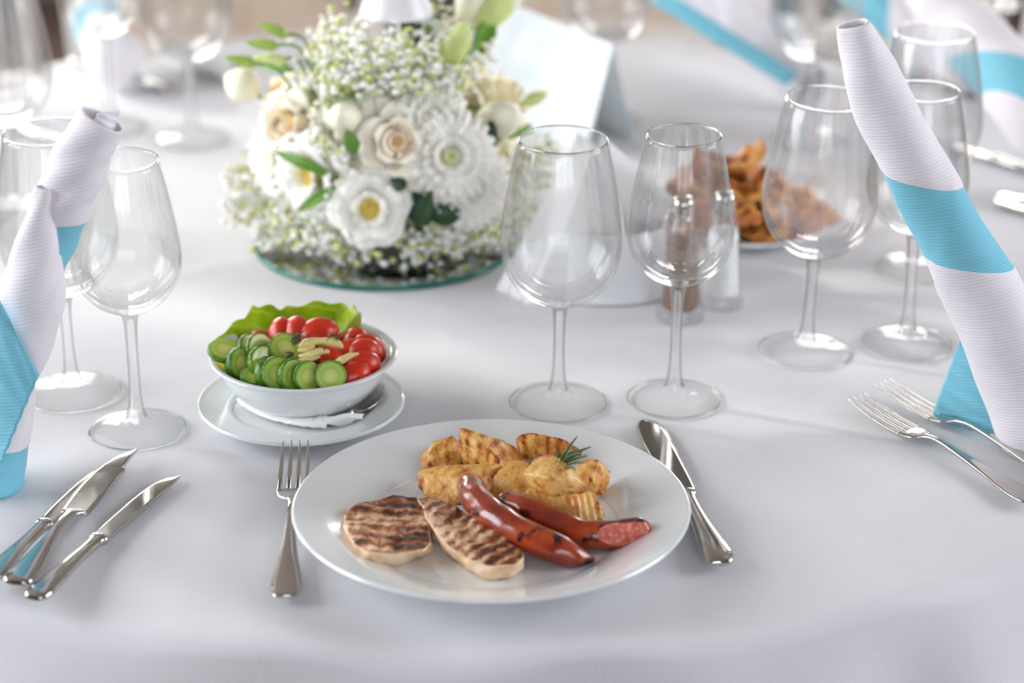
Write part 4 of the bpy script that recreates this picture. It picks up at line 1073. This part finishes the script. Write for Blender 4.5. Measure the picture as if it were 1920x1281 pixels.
def flower(kind, px, py, size, label, name, group, push=.0, face=.45, mat=None):
    p, n = dome(px, py, push)
    tocam_ = (EYE-p).normalized(); d = (n*(1-face)+tocam_*face).normalized()
    BLOOMS.append((p, size))
    t = thing(name, label, 'flower', p, group=group); q = d.to_track_quat('Z', 'Y'); t.rotation_euler = q.to_euler()
    s_ = size; r_ = random.Random(int(px*7+py))
    if kind == 'rose':
        m = mat or M['rose']
        rings = [(3, .0025, .020, .007, .15, -.45, 0, .002), (3, .005, .024, .010, .15, -.45, 0, .001), (4, .008, .028, .013, .10, -.30, .2, .0), (5, .012, .030, .013, .0, .25, .5, -.004), (5, .016, .030, .015, .25, .55, .8, -.008), (6, .019, .031, .017, .45, .95, .9, -.013), (6, .020, .034, .019, .8, 1.35, .6, -.018)]
        sc0 = s_/.045
        V, F = lathe(smooth_prof([(0, -.014), (.008, -.010), (.009, .0), (.006, .006), (0, .009)], 3), 16); mesh('heart', [v*sc0 for v in V], F, M['heart'], t)
        for (c_, r0, L, w_, o0_, o1_, cu, dz) in rings:
            for k in range(c_):
                V, F = petal_verts(r0*sc0, L*sc0, w_*sc0, o0_, o1_, 2*pi*k/c_+r_.random()*.6+r0*300, cu, dz=(dz-.012)*sc0, ruf=.001)
                o = mesh('petal', V, F, m, t); mod(o, 'SOLIDIFY', thickness=.0006)
    elif kind == 'lisi':
        sc0 = s_/.034
        for (c_, r0, L, w_, o0_, o1_, cu, dz) in [(5, .006, .024, .018, .1, .45, .5, -.008), (6, .008, .030, .022, .35, .95, .6, -.010), (6, .006, .034, .024, .7, 1.25, .5, -.014)]:
            for k in range(c_):
                V, F = petal_verts(r0*sc0, L*sc0, w_*sc0, o0_, o1_, 2*pi*k/c_+r_.random()*.5, cu, dz=dz*sc0, ruf=.002)
                o = mesh('petal', V, F, mat or M['lisi'], t); mod(o, 'SOLIDIFY', thickness=.0006)
        V, F = lathe(smooth_prof([(0, -.008), (.006, -.006), (.0085, -.002), (.0065, .002), (.004, -.001), (.002, .002), (0, .003)], 3), 16); mesh('centre', [v*sc0 for v in V], F, M['yell'], t)
    elif kind == 'chry':
        b = MB()
        for (c_, r0, L, op0, op1) in [(16, .002, .012, .1, .5), (20, .004, .018, .35, .9), (24, .005, .024, .6, 1.2), (26, .006, .029, .9, 1.5), (26, .006, .032, 1.2, 1.75)]:
            for k in range(c_):
                V, F = petal_verts(r0, L*s_/.034, .0060, op0+r_.random()*.1, op1, 2*pi*k/c_+r_.random()*.2, -.3, nu=3, nv=6, dz=-.004); b.add(V, F)
        o = b.build('ray_petals', mat or M['chry'], t, smooth=True); o['kind'] = 'stuff'; mod(o, 'SOLIDIFY', thickness=.0005)
        V, F = lathe(smooth_prof([(0, -.006), (.005, -.003), (.005, .002), (0, .005)], 3), 16); mesh('centre', V, F, M['bud'], t)
    elif kind == 'bud':
        V, F = lathe(smooth_prof([(0, -.020), (.0045, -.016), (.0085, -.006), (.0085, .004), (.0050, .014), (0, .020)], 4), 20); mesh('bud', [Vector((v.x*1.7, v.y*1.7, v.z*.85))*(s_/.013) if s_ == .013 else v*(s_/.017) for v in V], F, mat or M['bud'], t)
    # green stem into the arrangement
    endw = DC+Vector((0, 0, -.045)); loc_end = q.inverted() @ (endw-p)
    st = Vector((0, 0, -.012*s_/.034))
    V, F = tube_px([st, st.lerp(loc_end, .5)+Vector((0, 0, -.01)), loc_end], .0016, 8, 4); mesh('stem', V, F, M['leaf'], t)
    return t
RG, LG, CG, BG = 'cream roses in the centrepiece', 'white lisianthus in the centrepiece', 'white chrysanthemums in the centrepiece', 'pale buds in the centrepiece'
flower('rose', 745, 266, .046, 'cream rose with an apricot heart in the middle of the flowers', 'rose', RG, -.002, .6)
flower('rose', 528, 232, .046, 'cream rose on the left side of the flowers', 'rose', RG, -.006, .25)
flower('rose', 520, 172, .030, 'smaller cream rose at the upper left of the flowers', 'rose', RG, -.004, .3)
flower('rose', 962, 172, .052, 'large beige cream rose at the right of the flowers', 'rose', RG, -.010, .15, M['rose2'])
flower('lisi', 695, 385, .034, 'white open bloom with a yellow heart at the lower middle', 'lisianthus_bloom', LG, .004, .7)
flower('lisi', 572, 330, .038, 'white ruffled bloom at the lower left of the flowers', 'lisianthus_bloom', LG, -.008, -.15)
flower('bud', 648, 222, .026, 'greenish white half open bud between the two left roses', 'flower_bud', BG, .0, .5, M['cream'])
flower('bud', 928, 225, .030, 'white cup shaped bud below the beige rose', 'flower_bud', BG, .004, .5, M['cream'])
flower('chry', 842, 292, .036, 'white daisy like bloom with a green centre right of the apricot rose', 'chrysanthemum', CG, .002, .6)
flower('chry', 880, 350, .036, 'white many petalled bloom at the lower right of the flowers', 'chrysanthemum', CG, .0, .4)
flower('chry', 812, 220, .030, 'white many petalled bloom half hidden above the apricot rose', 'chrysanthemum', CG, -.004, .3)
flower('chry', 500, 305, .030, 'white many petalled bloom low at the left edge of the flowers', 'chrysanthemum', CG, -.006, .2)
for (px, py, s_, lab, mt, cam_) in [(478, 172, .013, 'round cream bud at the far left of the flowers', M['cream'], 0), (843, 108, .022, 'long pale yellow bud right of the lantern', M['bud'], 0),
                              (905, 50, .030, 'tall pale lily bud at the top right of the flowers', M['bud'], 0), (870, 35, .030, 'long cream lily bud beside the lantern roof', M['cream'], 0),
                              (978, 195, .011, 'small pale green bud at the right edge of the flowers', M['bud'], 0), (930, 30, .024, 'cream lily bud leaning toward the menu card', M['cream'], 0)]:
    t = flower('bud', px, py, s_, lab, 'flower_bud', BG, .012 if py > 100 else .028, 0, mt)
# drooping buds on curved stems at upper left
for (tip, mid, end, lab) in [((530, 62), (575, 80), (600, 170), 'green bud hanging from the highest curved stem at the left'), ((470, 118), (520, 130), (560, 190), 'green bud at the far upper left of the flowers'),
                        ((525, 112), (560, 115), (590, 180), 'pale green bud beside the upper left leaves'), ((510, 85), (560, 90), (595, 160), 'thin green bud below the highest curved stem')]:
    Yb = DC.y-.03
    p0, p1, p2 = WY(*tip, Yb), WY(*mid, Yb), WY(*end, Yb)
    t = thing('flower_bud', lab, 'flower', p2, group=BG)
    V, F = tube_px([p2-p2, p1-p2, p0-p2], .0013, 8, 6); mesh('stem', V, F, M['leaf'], t)
    dn = (p0-p1).normalized()
    V, F = tube_px([p0-dn*.006-p2, p0-p2, p0+dn*.010-p2, p0+dn*.022-p2], [.001, .0050, .0046, .0006], 12, 4); mesh('bud', V, F, M['bud'] if 'pale' in lab else M['budg'], t)
# leaves
def leaf(p0, p1, wd, mat, label):
    d = p1-p0; L = d.length; d.normalize(); s_ = d.cross((EYE-p0).normalized()).normalized(); u_ = s_.cross(d)
    V, F = solid_grid(lambda u, v: p0+d*(L*v)+s_*((u*2-1)*wd*sin(pi*(v*.94+.03))**.8)+u_*(.12*L*sin(v*pi)-.3*wd*(1-abs(u*2-1))), 7, 14, .0006)
    o = mesh('leaf', V, F, mat, origin=p0)
    return tag(o, label, 'leaf', 'long green leaves in the centrepiece')
for (a, b_, wd, mt, lab) in [((640, 330), (540, 284), .0045, 'leaf', 'narrow green leaf pointing left below the left rose'), ((635, 345), (578, 380), .0045, 'leaf', 'green leaf drooping between the white lower blooms'),
                       ((885, 120), (905, 62), .009, 'leaf', 'broad green leaf right of the lantern below the lily buds'), ((752, 100), (738, 52), .006, 'leafd', 'dark green leaf just under the lantern roof'),
                       ((780, 100), (772, 58), .006, 'leafd', 'second dark leaf under the lantern roof, farther right'), ((805, 110), (800, 62), .005, 'leaf', 'green leaf right of the dark pair under the roof'),
                       ((760, 348), (735, 330), .006, 'leafd', 'dark leaf below the apricot rose'), ((800, 395), (850, 385), .010, 'leafd', 'broad dark leaf low at the right of the open bloom'),
                       ((780, 420), (800, 350), .007, 'leafd', 'upright dark leaf right of the open bloom'), ((905, 290), (900, 235), .007, 'leafd', 'dark leaf at the right beside the cup shaped bloom'),
                       ((670, 290), (660, 250), .006, 'leaf', 'green leaf left of the apricot rose'), ((985, 240), (930, 262), .004, 'leaf', 'thin green leaf at the right edge of the flowers'),
                       ((560, 142), (500, 128), .006, 'leaf', 'green leaf at the upper left among the drooping buds')]:
    p0, _ = dome(*a, .006); p1, _ = dome(*b_, .014)
    leaf(p0, p1, wd, M[mt], lab)
# filler foliage
b = MB()
for k in range(150):
    a = rnd.random()*2*pi; e = rnd.uniform(-.7, 1.2)
    n = Vector((cos(a)*cos(e), sin(a)*cos(e), sin(e))); s0 = rnd.uniform(.55, .82)
    p = DC+Vector((n.x*DR.x, n.y*DR.y, n.z*DR.z))*s0; p.z = max(p.z, T+.03)
    d = (n+Vector((rnd.gauss(0, .5), rnd.gauss(0, .5), rnd.gauss(0, .5)))).normalized(); s_ = d.cross(Vector((rnd.random(), rnd.random(), 1))).normalized()
    L = rnd.uniform(.02, .035)
    V = [p, p+d*L*.5+s_*.006, p+d*L, p+d*L*.5-s_*.006]; b.add(V, [(0, 1, 2, 3)])
o = b.build('foliage', M['fill'], origin=DC); tag(o, 'green filler leaves deep inside the flower arrangement', 'foliage', kind='stuff')
# baby's breath
b = MB(); bs = MB(); bg = MB()
ico = None
bm = bmesh.new(); bmesh.ops.create_icosphere(bm, subdivisions=1, radius=1); bm.verts.index_update()
IV = [v.co.copy() for v in bm.verts]; IF = [tuple(v.index for v in f.verts) for f in bm.faces]; bm.free()
clusters = [(480, 330, 45, 40, 150), (470, 380, 35, 40, 110), (540, 410, 50, 40, 180), (530, 470, 35, 30, 70), (600, 440, 40, 35, 130), (700, 150, 80, 55, 420), (640, 110, 45, 45, 180), (760, 130, 60, 40, 200),
            (800, 180, 60, 30, 120), (620, 260, 40, 40, 90), (680, 300, 30, 30, 70), (900, 400, 50, 50, 200), (960, 330, 45, 60, 220), (990, 400, 30, 40, 110), (850, 440, 60, 35, 200), (920, 470, 45, 30, 120),
            (780, 460, 40, 20, 60), (1000, 290, 25, 40, 70), (620, 190, 40, 40, 120), (880, 130, 30, 40, 60), (650, 470, 50, 22, 90), (600, 330, 60, 40, 60), (560, 300, 50, 60, 80), (820, 60, 40, 40, 60)]
for (cx, cy, sx, sy, nn) in clusters:
    for k in range(nn):
        px, py = cx+rnd.gauss(0, sx*.55), cy+rnd.gauss(0, sy*.55)
        p, n = dome(px, min(py, 520), rnd.uniform(-.012, .016)+(.010 if py < 200 else 0))
        if p.z < T+.010: p.z = T+.010+rnd.random()*.01
        if any((p-q_).length < z_*.92 for q_, z_ in BLOOMS): continue
        s_ = rnd.uniform(.0020, .0040)
        q = Matrix.Rotation(rnd.random()*3, 3, 'X') @ Matrix.Rotation(rnd.random()*3, 3, 'Z')
        (bg if k % 10 < 3 else b).add([p+q @ Vector((v.x, v.y, v.z*.6))*s_ for v in IV], IF)
        if k % 3 == 0:
            q0 = p-n*.03+Vector((0, 0, -.012)); sd = n.cross(Vector((0, 0, 1))).normalized()*.0004
            if q0.z > T+.008: bs.add([q0-sd, q0+sd, p+sd, p-sd], [(0, 1, 2, 3)])
tag(b.build('babys_breath', M['gyps'], origin=DC, smooth=True), 'clouds of tiny white baby\'s breath around the roses', 'flower', kind='stuff')
tag(bs.build('fine_stems', M['gypst'], origin=DC), 'thin green stems of the baby\'s breath', 'stem', kind='stuff')
tag(bg.build('tiny_buds', M['budy'], origin=DC, smooth=True), 'tiny yellow green buds mixed into the baby\'s breath', 'bud', kind='stuff')
